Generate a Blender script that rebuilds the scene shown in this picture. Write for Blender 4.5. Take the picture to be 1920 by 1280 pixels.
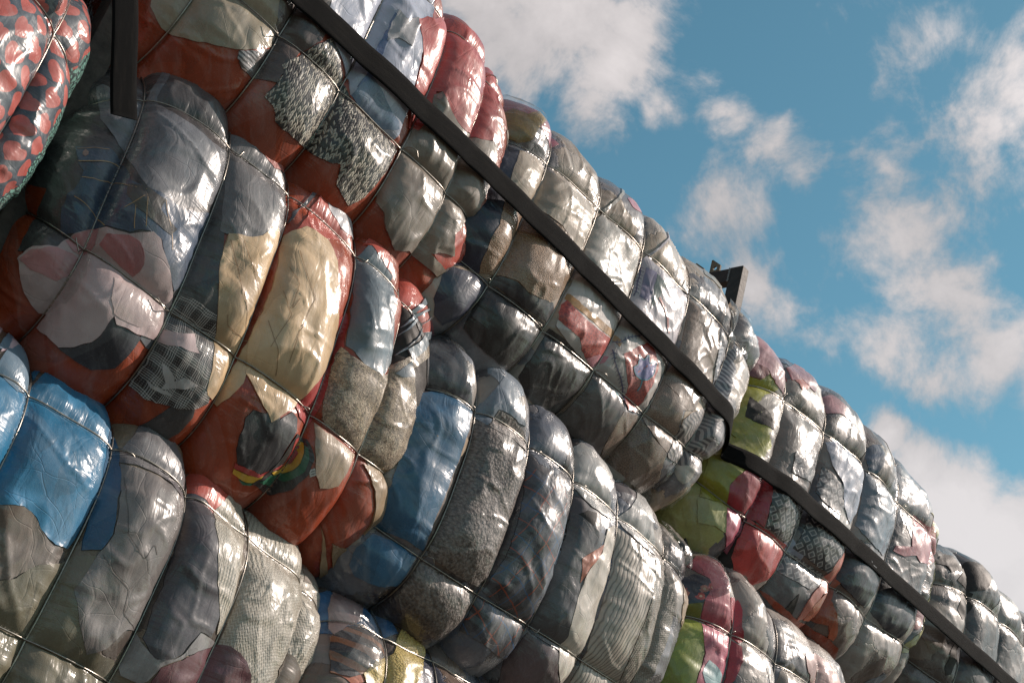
# Stacked clothing bales on a trailer under a partly clouded sky
import bpy, bmesh, math, random, zlib
import numpy as np
from mathutils import Vector, Matrix, geometry as mgeo
R = math.radians
scene = bpy.context.scene
for o in list(bpy.data.objects): bpy.data.objects.remove(o)
# ---------------------------------------------------------------- camera
ROLL, PITCH, AZ, FPX, DIST, CAMZ = R(16.5), R(26.4), R(48.0), 2453.0, 3.2, 1.55
fw = Vector((math.sin(AZ)*math.cos(PITCH), math.cos(AZ)*math.cos(PITCH), math.sin(PITCH)))
rt0 = Vector((math.cos(AZ), -math.sin(AZ), 0)); up0 = rt0.cross(fw)
# world axes: X along the row of bales, -Y out of the wall towards the viewer, Z up
def turn(v): return Vector((v.x*math.sin(AZ)+v.y*math.cos(AZ), -(v.x*math.cos(AZ)-v.y*math.sin(AZ)), v.z))
FW = turn(Vector((0, math.cos(PITCH), math.sin(PITCH)))); U0 = turn(Vector((0, -math.sin(PITCH), math.cos(PITCH)))); R0 = turn(Vector((1, 0, 0)))
RT = R0*math.cos(ROLL)+U0*math.sin(ROLL); UP = -R0*math.sin(ROLL)+U0*math.cos(ROLL)
cd = bpy.data.cameras.new('camera'); cam = bpy.data.objects.new('camera', cd); scene.collection.objects.link(cam); scene.camera = cam
cd.sensor_width = 36; cd.lens = FPX/1920*36; cd.clip_end = 4000; cd.clip_start = .05
M = Matrix((RT, UP, -FW)).transposed().to_4x4(); M.translation = Vector((0, -DIST, CAMZ)); cam.matrix_world = M
# ---------------------------------------------------------------- light and sky
SUN = Vector((.70, -.36, .62)).normalized()         # towards the sun
EXPOSURE = 0.10
scene.view_settings.view_transform = 'Standard'; scene.view_settings.look = 'None'
scene.view_settings.exposure = EXPOSURE; scene.view_settings.gamma = 1; scene.view_settings.use_curve_mapping = False
sl = bpy.data.lights.new('sun', 'SUN'); sl.energy = 4.4; sl.angle = R(.53); sl.color = (1, .86, .76)
so = bpy.data.objects.new('sun', sl); scene.collection.objects.link(so); so.rotation_euler = SUN.to_track_quat('Z', 'Y').to_euler(); so.location = SUN*50

class NT:
    """small helper to write node trees"""
    def __init__(s, tree): s.t = tree
    def n(s, typ, **kw):
        nd = s.t.nodes.new(typ)
        for k, v in kw.items():
            if k == 'ins':
                for i, val in v.items(): s.put(nd.inputs[i], val)
            else: setattr(nd, k, v)
        return nd
    def put(s, sock, val):
        if isinstance(val, bpy.types.NodeSocket): s.t.links.new(val, sock)
        elif val is not None:
            if sock.type == 'RGBA' and len(val) == 3: val = (*val, 1)
            sock.default_value = val
    def m(s, op, a, b=None, c=None, clamp=False):
        nd = s.n('ShaderNodeMath', operation=op, use_clamp=clamp); s.put(nd.inputs[0], a)
        if b is not None: s.put(nd.inputs[1], b)
        if c is not None: s.put(nd.inputs[2], c)
        return nd.outputs[0]
    def v(s, op, a, b=None, sc=None):
        nd = s.n('ShaderNodeVectorMath', operation=op); s.put(nd.inputs[0], a)
        if b is not None: s.put(nd.inputs[1], b)
        if sc is not None: s.put(nd.inputs[3], sc)
        return nd.outputs['Value'] if op in ('DOT_PRODUCT', 'LENGTH', 'DISTANCE') else nd.outputs[0]
    def sep(s, a):
        nd = s.n('ShaderNodeSeparateXYZ'); s.put(nd.inputs[0], a); return nd.outputs
    def xyz(s, x, y, z=0.0):
        nd = s.n('ShaderNodeCombineXYZ'); s.put(nd.inputs[0], x); s.put(nd.inputs[1], y); s.put(nd.inputs[2], z); return nd.outputs[0]
    def noise(s, vec, scale=1.0, detail=2.0, rough=.5, dist=0.0, dim='3D', out=0, typ='FBM'):
        nd = s.n('ShaderNodeTexNoise', noise_dimensions=dim, noise_type=typ); s.put(nd.inputs['Vector'], vec)
        nd.inputs['Scale'].default_value = scale; nd.inputs['Detail'].default_value = detail; nd.inputs['Roughness'].default_value = rough; nd.inputs['Distortion'].default_value = dist
        return nd.outputs[out]
    def vor(s, vec, scale=1.0, feature='F1', rnd=1.0, out='Distance', dim='2D'):
        nd = s.n('ShaderNodeTexVoronoi', feature=feature, voronoi_dimensions=dim); s.put(nd.inputs['Vector'], vec)
        nd.inputs['Scale'].default_value = scale; nd.inputs['Randomness'].default_value = rnd
        return nd.outputs[out]
    def mix(s, f, a, b, typ='MIX'):
        nd = s.n('ShaderNodeMix', data_type='RGBA', blend_type=typ); s.put(nd.inputs[0], f); s.put(nd.inputs[6], a); s.put(nd.inputs[7], b); return nd.outputs[2]
    def rng(s, x, a, b, c=0.0, d=1.0, smooth=False):
        nd = s.n('ShaderNodeMapRange', interpolation_type='SMOOTHSTEP' if smooth else 'LINEAR'); nd.clamp = True
        for i, val in enumerate((x, a, b, c, d)): s.put(nd.inputs[i], val)
        return nd.outputs[0]
    def ramp(s, f, stops, const=False):
        nd = s.n('ShaderNodeValToRGB'); cr = nd.color_ramp; cr.interpolation = 'CONSTANT' if const else 'LINEAR'
        while len(cr.elements) < len(stops): cr.elements.new(.5)
        for e, (p, c) in zip(cr.elements, stops): e.position = p; e.color = (*c, 1)
        s.put(nd.inputs[0], f); return nd.outputs[0]

def lin(c):                                          # sRGB 0-255 to linear
    return tuple(((x/255+.055)/1.055)**2.4 if x > 10.3 else x/255/12.92 for x in c)

world = bpy.data.worlds.new('World'); scene.world = world; world.use_nodes = True
def build_world():
    t = NT(world.node_tree); world.node_tree.nodes.clear()
    out = t.n('ShaderNodeOutputWorld'); bg = t.n('ShaderNodeBackground'); t.put(out.inputs[0], bg.outputs[0])
    sky = t.n('ShaderNodeTexSky', sky_type='NISHITA'); sky.sun_disc = False
    sky.sun_elevation = math.asin(SUN.z); sky.sun_rotation = math.atan2(SUN.x, SUN.y); sky.air_density = 1.0; sky.dust_density = .6; sky.ozone_density = 2.0
    d = t.v('NORMALIZE', t.n('ShaderNodeTexCoord').outputs['Generated'])
    blue = t.mix(1.0, sky.outputs[0], SKY_TINT, 'MULTIPLY')

    acc = None
    for (px, py, r, w) in CLOUDS:                    # cloud banks, each by its bearing in the sky
        c = (FW*FPX+RT*(px-960)-UP*(py-640)).normalized()
        f = t.m('MULTIPLY', t.m('SUBTRACT', 1.0, t.m('DIVIDE', t.v('DISTANCE', d, tuple(c)), r/FPX)), w)
        acc = f if acc is None else t.m('MAXIMUM', acc, f)
    acc = t.m('MAXIMUM', acc, -.6)
    n1 = t.noise(d, 9.0, 10, .64, .35); n2 = t.noise(d, 2.3, 4, .5, .4); n3 = t.noise(t.v('ADD', d, (3.1, 1.7, .3)), 26, 6, .6, .3)
    view = t.rng(t.v('DISTANCE', d, tuple(FW)), .42, .62)                       # away from the mapped banks the sky is a broken cover
    fr = t.m('MULTIPLY', t.m('SUBTRACT', n2, .38), 3.6)
    cov = t.m('ADD', t.m('MULTIPLY', acc, t.m('SUBTRACT', 1.0, view)), t.m('MULTIPLY', fr, view))
    dens = t.m('ADD', cov, t.m('ADD', t.m('MULTIPLY', t.m('SUBTRACT', n1, .5), 3.1), t.m('MULTIPLY', t.m('SUBTRACT', n3, .5), 1.3)))
    al = t.rng(dens, .06, .92, 0, 1, True)
    al = t.m('MULTIPLY', al, .88)
    shade = t.rng(t.m('ADD', t.m('MULTIPLY', dens, .35), t.noise(t.v('ADD', d, (.7, 9.1, 4.2)), 6, 6, .55, .2)), .35, 1.05)
    tosun = t.rng(t.v('DOT_PRODUCT', d, tuple(SUN)), .72, .99)
    cl = t.mix(shade, t.mix(view, CLOUD_DARK, (1.7, 1.44, 1.42)), t.mix(view, CLOUD_LIGHT, (5.6, 4.75, 4.6)))
    bank = t.rng(t.v('DISTANCE', d, tuple((FW*FPX+RT*860-UP*400).normalized())), .10, .02)
    cl = t.mix(t.m('MULTIPLY', bank, .6), cl, (9.6, 8.9, 8.8))                    # the sunlit cumulus low on the right
    cl = t.v('SCALE', cl, sc=t.m('ADD', 1.0, t.m('MULTIPLY', tosun, 1.6)))
    hz = t.rng(t.sep(d)[2], -.02, .10)
    col = t.mix(al, blue, cl)
    t.put(bg.inputs[0], col); bg.inputs[1].default_value = SKY_STR
SKY_STR = .085
SKY_TINT = (.95, 1.45, 1.20)
CLOUD_DARK, CLOUD_LIGHT = (4.6, 4.25, 4.2), (9.2, 8.4, 8.2)
CLOUDS = [(1050,50,230,1.3),(900,20,200,1.3),(1150,110,130,1.1),(1090,210,110,.9),(1190,40,120,1.1),(1230,190,60,.6),(1320,135,60,.55),(1370,215,55,.5),(1440,275,75,.42),(1500,330,60,.36),
  (1340,375,85,.46),(1420,370,70,.42),(1300,420,55,.4),(1660,310,80,.75),(1620,330,60,.5),(1780,60,150,.55),(1890,120,160,.62),(1850,230,110,.5),(1930,330,110,.55),
  (1690,450,140,.62),(1750,560,150,.72),(1690,640,120,.62),(1850,690,130,.7),(1740,730,90,.55),(1930,720,120,.6),(1480,570,80,.5),(1530,640,70,.45),(1420,540,70,.45),
  (1660,820,75,1.4),(1720,880,100,1.6),(1800,950,130,1.8),(1880,1010,150,1.8),(1960,1100,200,1.8),(1730,960,120,1.5),(1640,860,60,1.2)]
build_world()

# ---------------------------------------------------------------- scene helpers
def tag(o, label=None, cat=None, group=None, kind=None):
    for k, v in (('label', label), ('category', cat), ('group', group), ('kind', kind)):
        if v: o[k] = v
    return o
def empty(name, loc, **kw):
    o = bpy.data.objects.new(name, None); scene.collection.objects.link(o); o.location = loc; o.empty_display_size = .2
    return tag(o, **kw)
def link(name, me, mats, parent=None, **kw):
    o = bpy.data.objects.new(name, me); scene.collection.objects.link(o)
    for m_ in (mats if isinstance(mats, (list, tuple)) else [mats]): me.materials.append(m_)
    if parent is not None:
        o.parent = parent; p = Vector((0, 0, 0)); q = parent
        while q is not None: p += q.location; q = q.parent
        o.matrix_parent_inverse = Matrix.Translation(-p)
    return tag(o, **kw)
def W(p): return np.stack([p[..., 0], -p[..., 2], p[..., 1]+CAMZ], -1)      # wall coordinates -> world
def mesh_np(name, v, f, smooth=True):
    me = bpy.data.meshes.new(name); n = len(f)
    me.vertices.add(len(v)); me.vertices.foreach_set('co', np.asarray(v, np.float32).ravel())
    k = f.shape[1]; me.loops.add(n*k); me.loops.foreach_set('vertex_index', f.astype(np.int32).ravel())
    me.polygons.add(n); me.polygons.foreach_set('loop_start', np.arange(0, n*k, k, dtype=np.int32)); me.polygons.foreach_set('loop_total', np.full(n, k, np.int32))
    me.update(calc_edges=True)
    if smooth: me.polygons.foreach_set('use_smooth', np.ones(n, bool))
    return me
def cloth_attrs(me, uv, dh, dl):
    li = np.empty(len(me.loops), np.int32); me.loops.foreach_get('vertex_index', li)
    l = me.uv_layers.new(name='cloth'); l.data.foreach_set('uv', np.asarray(uv, np.float32)[li].ravel())
    for nm, a in (('dh', dh), ('dl', dl)):
        at = me.attributes.new(nm, 'FLOAT', 'POINT'); at.data.foreach_set('value', np.asarray(a, np.float32))
# ---------------------------------------------------------------- geometry of a bale
# wall coordinates: s = metres along the row, z = metres above the lens, n = metres in front of the wall line

def _hash(ix, iy, iz, seed):
    h = (ix*374761393 + iy*668265263 + iz*2147483647 + seed*1274126177) & 0xffffffff
    h = ((h ^ (h >> 13))*1274126177) & 0xffffffff
    h = (h ^ (h >> 16)) & 0xffff
    return h/65535.0*2 - 1
def noise(x, y, z=0.0, seed=0):
    x, y, z = np.broadcast_arrays(np.asarray(x, float), np.asarray(y, float), np.asarray(z, float))
    ix, iy, iz = (np.floor(a).astype(np.int64) for a in (x, y, z))
    fx, fy, fz = x-ix, y-iy, z-iz
    u, v, w = (f*f*f*(f*(f*6-15)+10) for f in (fx, fy, fz))
    r = 0
    for dx in (0, 1):
        for dy in (0, 1):
            for dz in (0, 1):
                r = r + _hash(ix+dx, iy+dy, iz+dz, seed)*np.where(dx, u, 1-u)*np.where(dy, v, 1-v)*np.where(dz, w, 1-w)
    return r

class Bale:
    def __init__(s, name, s0, s1, z0, z1, hoops, wires, n=-.03, T=1.15, tilt=0., lean=0., amp=.06, seed=1, el=5.0, ec=3.3, step=.007, yaw=0., endamp=1.0, lump=1.0, endlean=0.0):
        s.name = name; s.L = s1-s0; s.H = z1-z0; s.T = T; s.sc = (s0+s1)/2; s.zc = (z0+z1)/2; s.n = n
        s.tilt = math.radians(tilt); s.lean = lean; s.amp = amp; s.seed = seed; s.step = step; s.yaw = math.radians(yaw); s.endamp = endamp; s.lump = lump; s.endlean = endlean
        a, b = s.L/2, s.H/2
        th = np.linspace(-math.pi/2, math.pi/2, 6001)
        xi = np.sign(np.sin(th))*np.abs(np.sin(th))**(2/el); k = np.abs(np.cos(th))**(2/el)
        d = np.hypot(np.diff(xi*a), np.diff(k*b)); t = np.concatenate([[0], np.cumsum(d)]); t -= t[-1]/2
        s.tt, s.txi, s.tk = t, xi, k; s.tm = t[-1]
        ph = np.linspace(-math.pi, math.pi, 12001)                      # 0 = front middle, + = up
        cv = np.sign(np.sin(ph))*np.abs(np.sin(ph))**(2/ec)*b; cw = np.sign(np.cos(ph))*np.abs(np.cos(ph))**(2/ec)*T/2
        d = np.hypot(np.diff(cv), np.diff(cw)); q = np.concatenate([[0], np.cumsum(d)]); q -= q[-1]/2
        s.qq, s.qv, s.qw = q, cv, cw; s.qm = q[-1]
        s.th = np.array([float(np.interp((h-s.sc)/a, xi, t)) for h in hoops])
        fr = np.abs(ph) < math.pi/2
        s.qwr = np.array([float(np.interp(w-s.zc, cv[fr], q[fr])) for w in wires])
        rs = np.random.RandomState(seed); s.ra = rs.uniform(.7, 1.28, len(hoops)+1)
    def hoop_t(s, i, q):
        return s.th[i] + .006*noise(np.asarray(q)*2.6, i*7.7, 0, s.seed+5)
    def wire_q(s, j, t):
        return s.qwr[j] + .007*noise(np.asarray(t)*2.3, j*9.3, 3, s.seed+6)
    def base(s, t, q):
        xi = np.interp(t, s.tt, s.txi)*s.L/2; k = np.interp(t, s.tt, s.tk)
        return xi, k*np.interp(q, s.qq, s.qv), k*np.interp(q, s.qq, s.qw), k
    def fields(s, t, q):
        t, q = np.broadcast_arrays(np.asarray(t, float), np.asarray(q, float))
        hs = np.stack([s.hoop_t(i, q) for i in range(len(s.th))]); dh = np.abs(t[None]-hs)
        idx = (t[None] > hs).sum(0)
        lo = np.concatenate([hs[:1]-.30, hs]); hi = np.concatenate([hs, hs[-1:]+.30])
        half = (np.take_along_axis(hi, idx[None], 0)-np.take_along_axis(lo, idx[None], 0))[0]/2
        dhm = dh.min(0)
        ws = np.stack([s.wire_q(j, t) for j in range(len(s.qwr))]); dl = np.abs(q[None]-ws).min(0)
        return dhm, dl, idx, half
    def surf(s, t, q, off=0.0, rigid=False):
        """points of the bale's skin in wall coordinates (s, z, n)"""
        t = np.asarray(t, float); q = np.asarray(q, float); e = .004
        x, y, w, k = s.base(t, q)
        t2, q2 = np.clip(t+e, -s.tm, s.tm), q+e; t1, q1 = np.clip(t-e, -s.tm, s.tm), q-e
        A = np.stack(s.base(t2, q)[:3], -1)-np.stack(s.base(t1, q)[:3], -1); B = np.stack(s.base(t, q2)[:3], -1)-np.stack(s.base(t, q1)[:3], -1)
        nr = np.cross(A, B); nr /= np.maximum(np.linalg.norm(nr, axis=-1, keepdims=True), 1e-9)
        dh, dl, idx, half = s.fields(t, q)
        xh = np.clip(dh/half, 0, 1); xl = np.clip(dl/.19, 0, 1)
        g1 = (1-(1-xh)**2.7)**.75; g2 = (1-(1-xl)**2.7)**.75
        fade = np.clip(k/.45, 0, 1)
        end = (idx == 0) | (idx == len(s.th))
        d = s.amp*s.ra[idx]*g1*(.58+.42*g2)*fade*np.where(end, s.endamp, 1) + .022*(g2-1)*(.35+.65*g1)
        sd = s.seed*13.7
        soft = .35+.65*g1*g2
        d = d + s.lump*(.036*noise(x*2.6+sd, y*2.6, w*2.6, s.seed)*g1 + .011*noise(x*7+sd, y*7, w*7, s.seed+1)*soft*fade + .0018*noise(x*19+sd, y*19, w*19, s.seed+2)*soft)
        pw = .45+.9*np.abs(noise(x*3.3, y*3.3, w*3.3, s.seed+9))*2
        d = d + pw*.0036*noise(q*40+sd, t*6, 0, s.seed+3)*np.exp(-dh/.055)*np.clip(dh/.008, 0, 1) + pw*.0036*noise(t*40+sd, q*6, 0, s.seed+4)*np.exp(-dl/.055)*np.clip(dl/.008, 0, 1)
        if s.lump > 0:                                # folds the clothes were crushed into, turning from slice to slice
            an = idx*1.9+s.seed; fx, fy = t*np.cos(an)+q*np.sin(an), -t*np.sin(an)+q*np.cos(an); kf = np.clip(np.minimum(dh, dl)/.04, 0, 1)*fade
            fx = fx+.03*noise(t*9, q*9, 1, s.seed+60); fy = fy+.03*noise(t*9, q*9, 4, s.seed+61)
            r1 = 1-np.abs(noise(fx*5, fy*13, 2.5, s.seed+50))*4.5; r2 = 1-np.abs(noise(fx*16+3, fy*6, 7.5, s.seed+51))*4.5
            d = d + kf*s.lump*(.0052*np.clip(r1, 0, 1)**1.6+.0038*np.clip(r2, 0, 1)**1.6)
        d = d + np.where(end, .006*noise(q*17+sd, t*3, 0, s.seed+7)*np.clip(dh/.05, 0, 1)*fade, 0)
        d = d + off*(.65+.35*np.clip(np.minimum(dh, dl)/.03, 0, 1)) if not rigid else d + off
        x = x+nr[..., 0]*d; y = y+nr[..., 1]*d; w = w+nr[..., 2]*d
        x = x + s.lean*y + s.endlean*y*np.clip((x/(s.L/2)-.55)/.45, 0, 1)**1.5
        c, sn = math.cos(s.tilt), math.sin(s.tilt)
        x, y = x*c-y*sn, x*sn+y*c
        w = w-s.T/2
        c, sn = math.cos(s.yaw), math.sin(s.yaw)
        x, w = x*c+w*sn*0, w + x*math.tan(s.yaw)
        return np.stack([s.sc+x, s.zc+y, s.n+w], -1)
    def grid(s):
        nt = int(2*s.tm*.985/s.step)
        t = np.linspace(-s.tm*.992, s.tm*.992, nt)
        t = np.sort(np.concatenate([t, s.th])); 
        f = s.H/2+.55*s.T; fq = np.arange(-f, f, s.step); bq = np.linspace(f, s.qm*2-f, 30)[:-1]
        return t, np.concatenate([fq, bq])
    def wrapq(s, q):
        return np.where(q > s.qm, q-2*s.qm, q)

BALES = [
 #      name  s0   s1    z0    z1   hoops                      wires
 Bale('A0', -.45, 1.03, 2.16, 3.20, [-.15,.15,.45,.75], [2.5,2.85], n=-.10, seed=31, step=.012),
 Bale('A1', 1.18, 2.64, 2.05, 3.26, [1.29,1.56,1.835,2.14,2.39], [2.48,3.08], tilt=-3.5, seed=2, amp=.055, n=.0),
 Bale('A2', 2.53, 4.37, 2.00, 3.24, [2.78,3.10,3.43,3.78,4.13], [2.29,2.93], tilt=0, lean=.16, endlean=.20, seed=3, el=6.5, endamp=1.4, amp=.055, n=-.02),
 Bale('A3', 4.40, 6.60, 1.88, 3.30, [4.73,5.09,5.50,5.91,6.38], [2.22,2.93], tilt=0, lean=.20, seed=4, amp=.062, n=-.08, step=.010),
 Bale('A4', 6.56, 8.75, 1.90, 3.12, [6.95,7.36,7.80,8.25], [2.2,2.79], tilt=0, lean=.10, seed=5, amp=.062, n=-.10, step=.013),
 Bale('B0', -.55, 1.05, 1.08, 2.36, [-.25,.05,.35,.65,.93], [1.22,2.03], tilt=-2, el=6.0, seed=36, amp=.06, n=.06),
 Bale('B1', 1.18, 2.66, 1.12, 2.25, [1.30,1.58,1.83,2.15,2.385], [1.47,2.05], tilt=-4.0, lean=-.10, seed=7, amp=.06, n=.0),
 Bale('B2', 2.52, 4.30, 1.00, 2.06, [2.82,3.10,3.38,3.68,4.04], [1.23,1.81], tilt=-1.5, lean=.04, seed=8, amp=.062, n=-.0),
 Bale('B3', 4.22, 5.85, .98, 2.00, [4.56,4.92,5.28,5.62], [1.15,1.66], tilt=0, lean=.1, seed=9, amp=.062, n=.0, step=.010),
 Bale('C1', .95, 2.53, .08, 1.22, [1.31,1.59,1.86,2.11,2.38], [.50,1.06], tilt=-4.0, seed=10, amp=.06, n=.0),
 Bale('C2', 2.50, 3.95, .02, 1.08, [2.78,3.02,3.28,3.65], [.55,.965], tilt=-1, seed=11, amp=.06, n=.0),
]
B = {b.name: b for b in BALES}
# ---------------------------------------------------------------- materials
def film_group():
    g = bpy.data.node_groups.new('stretched_film', 'ShaderNodeTree'); t = NT(g)
    for nm, ty in (('Normal', 'NodeSocketVector'), ('Haze', 'NodeSocketFloat'), ('Rough', 'NodeSocketFloat')): g.interface.new_socket(nm, in_out='OUTPUT', socket_type=ty)
    out = t.n('NodeGroupOutput'); uv = t.n('ShaderNodeUVMap', uv_map='cloth').outputs[0]
    u, v, _ = t.sep(uv)
    dh = t.n('ShaderNodeAttribute', attribute_name='dh').outputs['Fac']; dl = t.n('ShaderNodeAttribute', attribute_name='dl').outputs['Fac']
    eh = t.m('EXPONENT', t.m('MULTIPLY', dh, -22.0)); el = t.m('EXPONENT', t.m('MULTIPLY', dl, -22.0))
    p1 = t.m('MULTIPLY', t.noise(t.xyz(t.m('MULTIPLY', u, 7), t.m('MULTIPLY', v, 75)), 1, 2, .5, .4, '2D'), eh)
    p2 = t.m('MULTIPLY', t.noise(t.xyz(t.m('MULTIPLY', u, 75), t.m('MULTIPLY', v, 7)), 1, 2, .5, .4, '2D'), el)
    w = t.v('ADD', uv, t.v('SCALE', t.noise(uv, 5, 3, .5, 0, '2D', 1), sc=.09))
    wu, wv, _ = t.sep(w)
    s1 = t.noise(t.xyz(t.m('MULTIPLY', wu, 22), t.m('MULTIPLY', wv, 5)), 1, 3, .55, .3, '2D')          # long pulls in the film
    diag = t.m('ADD', wu, wv); dia2 = t.m('SUBTRACT', wu, wv)
    s2 = t.noise(t.xyz(t.m('MULTIPLY', diag, 30), t.m('MULTIPLY', dia2, 6)), 1, 2, .5, .2, '2D')
    patch = t.rng(t.noise(uv, 3.2, 2, .5, 0, '2D'), .42, .62)
    cr = t.vor(w, 26, 'DISTANCE_TO_EDGE')
    h = t.m('MULTIPLY', p1, .0045)
    h = t.m('ADD', h, t.m('MULTIPLY', p2, .005))
    h = t.m('ADD', h, t.m('MULTIPLY', s1, .0040))
    h = t.m('ADD', h, t.m('MULTIPLY', t.m('MULTIPLY', s2, patch), .0026))
    h = t.m('ADD', h, t.m('MULTIPLY', t.m('MINIMUM', cr, .25), .0009))
    h = t.m('ADD', h, t.m('MULTIPLY', t.noise(uv, 45, 2, .5, 0, '2D'), .0004))
    b = t.n('ShaderNodeBump'); b.inputs['Strength'].default_value = .85; b.inputs['Distance'].default_value = 1.0; t.put(b.inputs['Height'], h)
    t.put(out.inputs['Normal'], b.outputs[0])
    hz = t.m('ADD', t.m('MULTIPLY', t.rng(t.noise(t.xyz(t.m('MULTIPLY', diag, 16), t.m('MULTIPLY', dia2, 3.2)), 1, 4, .6, .3, '2D'), .52, .76), .13), 0.0)
    j = t.m('MULTIPLY', t.noise(uv, 2.2, 1, .5, 0, '2D'), .22)
    b1 = t.m('LESS_THAN', t.m('FRACT', t.m('ADD', t.m('MULTIPLY', t.m('ADD', t.m('MULTIPLY', u, .8), v), 1.9), j)), .17)     # where two turns of film overlap
    b2 = t.m('LESS_THAN', t.m('FRACT', t.m('ADD', t.m('MULTIPLY', t.m('SUBTRACT', u, t.m('MULTIPLY', v, .45)), 1.3), j)), .12)
    hz = t.m('ADD', hz, t.m('MULTIPLY', t.m('ADD', b1, b2), .055)); hz = t.m('ADD', hz, t.m('MULTIPLY', t.rng(t.noise(uv, 210, 2, .6, 0, '2D'), .62, .75), .10))
    t.put(out.inputs['Haze'], hz)
    t.put(out.inputs['Rough'], t.rng(t.noise(uv, 9, 3, .6, 0, '2D'), .3, .7, .17, .40))
    return g
FILM = film_group()
COAT_IOR = 1.54
def cloth(name, col, pattern='plain', col2=None, film=1.0, fold=1.0, **kw):
    """a fabric under a stretched clear film; colours are sRGB 0-255"""
    m_ = bpy.data.materials.new(name); m_.use_nodes = True; t = NT(m_.node_tree); m_.node_tree.nodes.clear()
    out = t.n('ShaderNodeOutputMaterial'); p = t.n('ShaderNodeBsdfPrincipled'); t.put(out.inputs[0], p.outputs[0])
    uv = t.n('ShaderNodeUVMap', uv_map='cloth').outputs[0]
    sd = (zlib.crc32(name.encode()) % 977)*.37
    uvs = t.v('ADD', uv, (sd, sd*.7, 0))
    ang = kw.get('ang', 0)
    if ang:
        rot = t.n('ShaderNodeVectorRotate', rotation_type='Z_AXIS'); t.put(rot.inputs[0], uvs); rot.inputs['Angle'].default_value = R(ang); uvs = rot.outputs[0]
    wob = t.v('ADD', uvs, t.v('SCALE', t.v('SUBTRACT', t.noise(uvs, 7, 3, .5, 0, '2D', 1), (.5, .5, .5)), sc=kw.get('wob', .03)))
    u, v, _ = t.sep(wob)
    c1 = lin(col); c2 = lin(col2) if col2 else tuple(x*.6 for x in c1)
    mott = t.rng(t.noise(uvs, 6, 4, .6, .3, '2D'), .3, .7)
    ht = None; A = lambda x, k: t.m('MULTIPLY', x, k)
    fr = lambda x, k: t.m('FRACT', t.m('MULTIPLY', x, k))
    if pattern == 'plain':
        c = t.mix(mott, tuple(x*.80 for x in c1), tuple(min(1, x*1.08) for x in c1)); ht = A(t.noise(uvs, 420, 1, .5, 0, '2D'), .0006)
    elif pattern == 'denim':
        st = t.noise(t.xyz(A(u, 500), A(v, 40)), 1, 2, .6, 0, '2D'); fade = t.rng(t.noise(uvs, 5, 5, .65, .6, '2D'), .38, .66)
        c = t.mix(t.m('ADD', A(st, .5), A(fade, .5)), tuple(x*.55 for x in c1), tuple(min(1, x*1.35) for x in c1)); ht = A(st, .0008)
    elif pattern == 'marl':                           # two-tone stocking stitch
        k = kw.get('k', 75); fu = t.m('ABSOLUTE', t.m('SUBTRACT', fr(u, k), .5)); vv = t.m('ADD', A(v, k*1.25), A(fu, 1.9))
        side = t.m('FLOOR', A(u, k*2)); cell = t.xyz(side, t.m('FLOOR', vv)); wn = t.n('ShaderNodeTexWhiteNoise', noise_dimensions='2D'); t.put(wn.inputs['Vector'], cell)
        fv = t.m('ABSOLUTE', t.m('SUBTRACT', t.m('FRACT', vv), .5)); fu2 = t.m('ABSOLUTE', t.m('SUBTRACT', fr(u, k*2), .5))
        ht = A(t.m('SUBTRACT', 1.0, t.m('ADD', t.m('POWER', A(fv, 2), 2), t.m('POWER', A(fu2, 2), 2))), .004)
        c = t.mix(t.m('GREATER_THAN', wn.outputs[0], kw.get('thr', .52)), c2, c1)
        c = t.mix(t.m('GREATER_THAN', t.m('MAXIMUM', fv, fu2), .44), c, tuple(x*.45 for x in c2))
    elif pattern == 'knit':                           # pale stocking stitch with ribs and cables
        k = kw.get('k', 120); zone = t.m('GREATER_THAN', t.noise(uvs, 5, 1, .5, .6, '2D'), .5)
        fu = t.m('ABSOLUTE', t.m('SUBTRACT', fr(u, k), .5)); fv = t.m('ABSOLUTE', t.m('SUBTRACT', t.m('FRACT', t.m('ADD', A(v, k*.9), A(fu, 1.6))), .5))
        rib = t.m('ABSOLUTE', t.m('SUBTRACT', fr(t.m('ADD', u, A(t.noise(uvs, 4, 1, .5, 0, '2D'), .16)), 62), .5))
        cab = t.noise(uvs, 9, 1, .5, 1.2, '2D')
        ht = t.m('ADD', A(t.m('ADD', A(fv, 1), A(fu, .7)), .0032), A(t.m('MULTIPLY', rib, zone), .007)); ht = t.m('ADD', ht, A(cab, .02))
        c = t.mix(t.m('ADD', fv, t.m('MULTIPLY', rib, A(zone, .6)), clamp=True), c2, c1)
    elif pattern == 'plaid':                          # fine glen check
        a = t.m('GREATER_THAN', fr(u, 165), .5); b = t.m('GREATER_THAN', fr(v, 165), .5)
        za = t.m('GREATER_THAN', fr(u, 21), .45); zb = t.m('GREATER_THAN', fr(v, 21), .45)
        w_ = t.m('ADD', A(t.m('MULTIPLY', a, za), .5), A(t.m('MULTIPLY', b, zb), .5)); w_ = t.m('ADD', w_, A(t.m('MULTIPLY', a, b), .25), clamp=True)
        c = t.mix(w_, c2, c1)
    elif pattern == 'tartan':
        fa, fb = fr(u, 11), fr(v, 9)
        c = t.mix(mott, tuple(x*.7 for x in c1), c1); band = t.m('ADD', A(t.m('GREATER_THAN', fa, .55), .5), A(t.m('GREATER_THAN', fb, .5), .5)); c = t.mix(band, c, c2)
        for f_, cc, o_ in ((fa, lin((150, 70, 45)), .2), (fb, lin((140, 65, 45)), .3), (fa, lin((60, 90, 125)), .72), (fb, lin((60, 90, 125)), .78)):
            c = t.mix(t.m('LESS_THAN', t.m('ABSOLUTE', t.m('SUBTRACT', f_, o_)), .018), c, cc)
        ht = A(t.noise(uvs, 380, 1, .5, 0, '2D'), .0005)
    elif pattern == 'fleece':
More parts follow.
